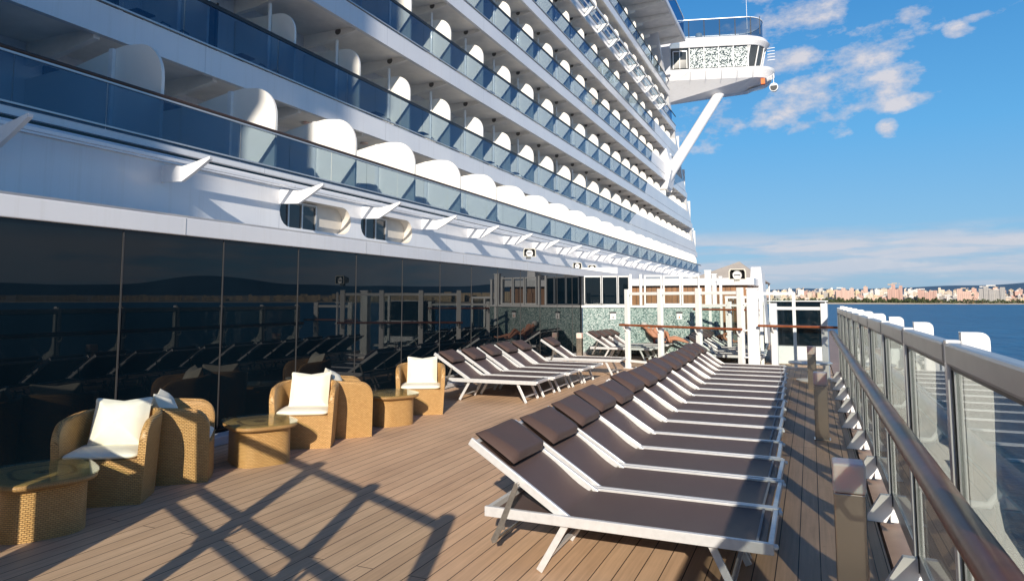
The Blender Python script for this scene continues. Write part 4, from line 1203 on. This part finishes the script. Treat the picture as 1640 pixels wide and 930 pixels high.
# ================================================================== CITY
rc=random.Random(11)
cols=['pink','cream','white','ochre','terracotta','grey']
cw={'pink':'pink','cream':'cream','white':'white','ochre':'ochre','terracotta':'terracotta','grey':'grey'}
bases={}
for c in cols:
    for v in range(3):
        wd,dp,ht=[(1,1,1)]*1*3,0,0
def building(x,y,w_,d,h,c,rot,z0,label,grp):
    e=empty('apartment_building',(x,y,z0),rot,label,'building',grp)
    m=MB().box(-w_/2,w_/2,-d/2,d/2,-14,h)
    if rc.random()<.6:
        k=rc.uniform(.3,.7);m=MB().box(-w_/2,-w_/2+w_*k,-d/2,d/2,-14,h).box(-w_/2+w_*k+.02,w_/2,-d/2+1.5,d/2+1.5,-14,h*rc.uniform(.62,.9))
    if w_>30:
        m=MB();xx=-w_/2
        while xx<w_/2-3:
            ww=rc.uniform(7,14);m.box(xx,min(xx+ww,w_/2)-.05,-d/2-rc.uniform(0,3),d/2,-14,h*rc.uniform(.68,1));xx+=ww
    m.build('wall',FAC[c],e)
    r=MB().box(-w_*.46,-w_*.12,-d*.3,d*.3,h*.95,h+1.0)
    k=rc.random()
    if k<.75: r.box(-w_*.2,w_*.15,-d*.2,d*.2,h+.71,h+3.4)
    if k<.35: r.box(w_*.22,w_*.34,-d*.1,d*.2,h+.71,h+2.2)
    r.build('roof',FAC['white'] if rc.random()<.4 else M['roofterr'],e)
    return e
GB='apartment blocks of the distant city'
cnt=0
seenl=set()
for row,(rr,zz,hmin,hmax,step) in enumerate(((2110,-3,7,17,.34),(2260,3,10,24,.34),(2420,10,14,30,.38),(2600,18,14,32,.42))):
    a=-5.2+row*.2
    while a<15.5:
        c=rc.choice(['pink','cream','cream','white','white','ochre','terracotta','pink','grey'] )
        w_=rc.uniform(8,21);h=rc.uniform(hmin,hmax)*rc.uniform(.7,1)
        if row==0 and a>9.2: h*=.55;w_*=1.4
        if row>0 and a>8.8: h*=.8
        x,y=pol(a,rr+rc.uniform(-40,60)+ (max(0,a-20)*42))
        hw='tall' if h>32 else ('low' if h<19 else 'mid-height');dw=['front','second','third','rear'][row]
        lab='%s %s apartment block in the %s row of the distant shoreline city'%(hw,cw[c],dw)
        building(x,y,w_,rc.uniform(12,18),h,c,-R(a)+rc.uniform(-.35,.35),zz,lab,'%s %s blocks in the %s row of the distant city'%(hw,cw[c],dw))
        a+=step*rc.uniform(.75,1.3);cnt+=1
for a,w_,h,c,lab in((11.5,54,38,'grey','broad brown-grey slab hotel near the right edge of the distant city'),(5.7,36,46,'terracotta','tallest terracotta block standing above the distant city'),
                  (7.7,42,33,'terracotta','long reddish block just right of the tallest city block'),(2.4,44,38,'pink','wide salmon pink block left of centre in the distant city'),(9.9,30,32,'pink','orange pink block with white roof near the right side of the city')):
    x,y=pol(a,2080);o=building(x,y,w_,16,h,c,-R(a),-3,lab,None)
# rest of the coast round the bay
oc=MB()
for i in range(420):
    a=rc.uniform(16,75);r=shore_r(a)+rc.uniform(60,900);x,y=pol(a,r);h=rc.uniform(6,26)*(1.2 if a<35 else 1);w_=rc.uniform(12,40)
    oc.box(x-w_/2,x+w_/2,y-8,y+8,-4,h,R(-a))
tag(oc.build('distant_city',FAC['ochre'],fix=False),'pale distant housing spread along the far side of the bay','city',kind='stuff')
# tree belt: clumps of small leaf faces
tbm=MB()
for i in range(11000):
    a=rc.uniform(-5,15.5);dens=1 if -1<a<8.3 else .45
    if rc.random()>dens: continue
    r=2015+rc.uniform(0,55)+0;hh=rc.uniform(0,12.5)*(.75+.25*math.sin(a*7)+.2*math.sin(a*23))*(1 if a<8.3 else .7)
    x,y=pol(a,r);s=rc.uniform(1.2,3.2)
    v=[(x+rc.uniform(-s,s),y+rc.uniform(-s,s),SEAZ+3+hh+rc.uniform(-s,s)) for _ in range(4)]
    tbm.add(v,[(0,1,2),(0,2,3),(1,2,3)])
tag(tbm.build('tree_belt',M['trees'],fix=False),'dark green belt of shoreline trees in front of the city','trees',kind='stuff')
pb=[]
for i in range(9):
    a=rc.uniform(8.3,15);x,y=pol(a,2005);e=empty('palm_tree',(x,y,SEAZ+2),rc.uniform(0,6),'small palm standing on the distant promenade right of the tree belt','tree','palms on the distant promenade')
    if i==0:
        MB().tube([(0,0,0),(.3,0,4),(.2,0,8)],[.35,.28,.22],7).build('trunk',M['wood'],e)
        m=MB()
        for k in range(14):
            t_=2*PI*k/14;m.add([(0,0,8),(math.cos(t_)*1.6-.3*math.sin(t_),math.sin(t_)*1.6+.3*math.cos(t_),9),(math.cos(t_)*3,math.sin(t_)*3,7.2),(math.cos(t_)*1.6+.3*math.sin(t_),math.sin(t_)*1.6-.3*math.cos(t_),9)],[(0,1,2,3)])
        m.build('crown',M['trees'],e,fix=False);pb=list(e.children)
    else:
        for ch in pb: link_copy(ch,e)

# ------------------------------------------------------------------ render settings
sc.render.engine='CYCLES';sc.cycles.max_bounces=10;sc.cycles.transparent_max_bounces=24;sc.cycles.glossy_bounces=5
sc.cycles.sample_clamp_indirect=6
sc.view_settings.view_transform='Standard';sc.view_settings.look='None';sc.view_settings.exposure=0
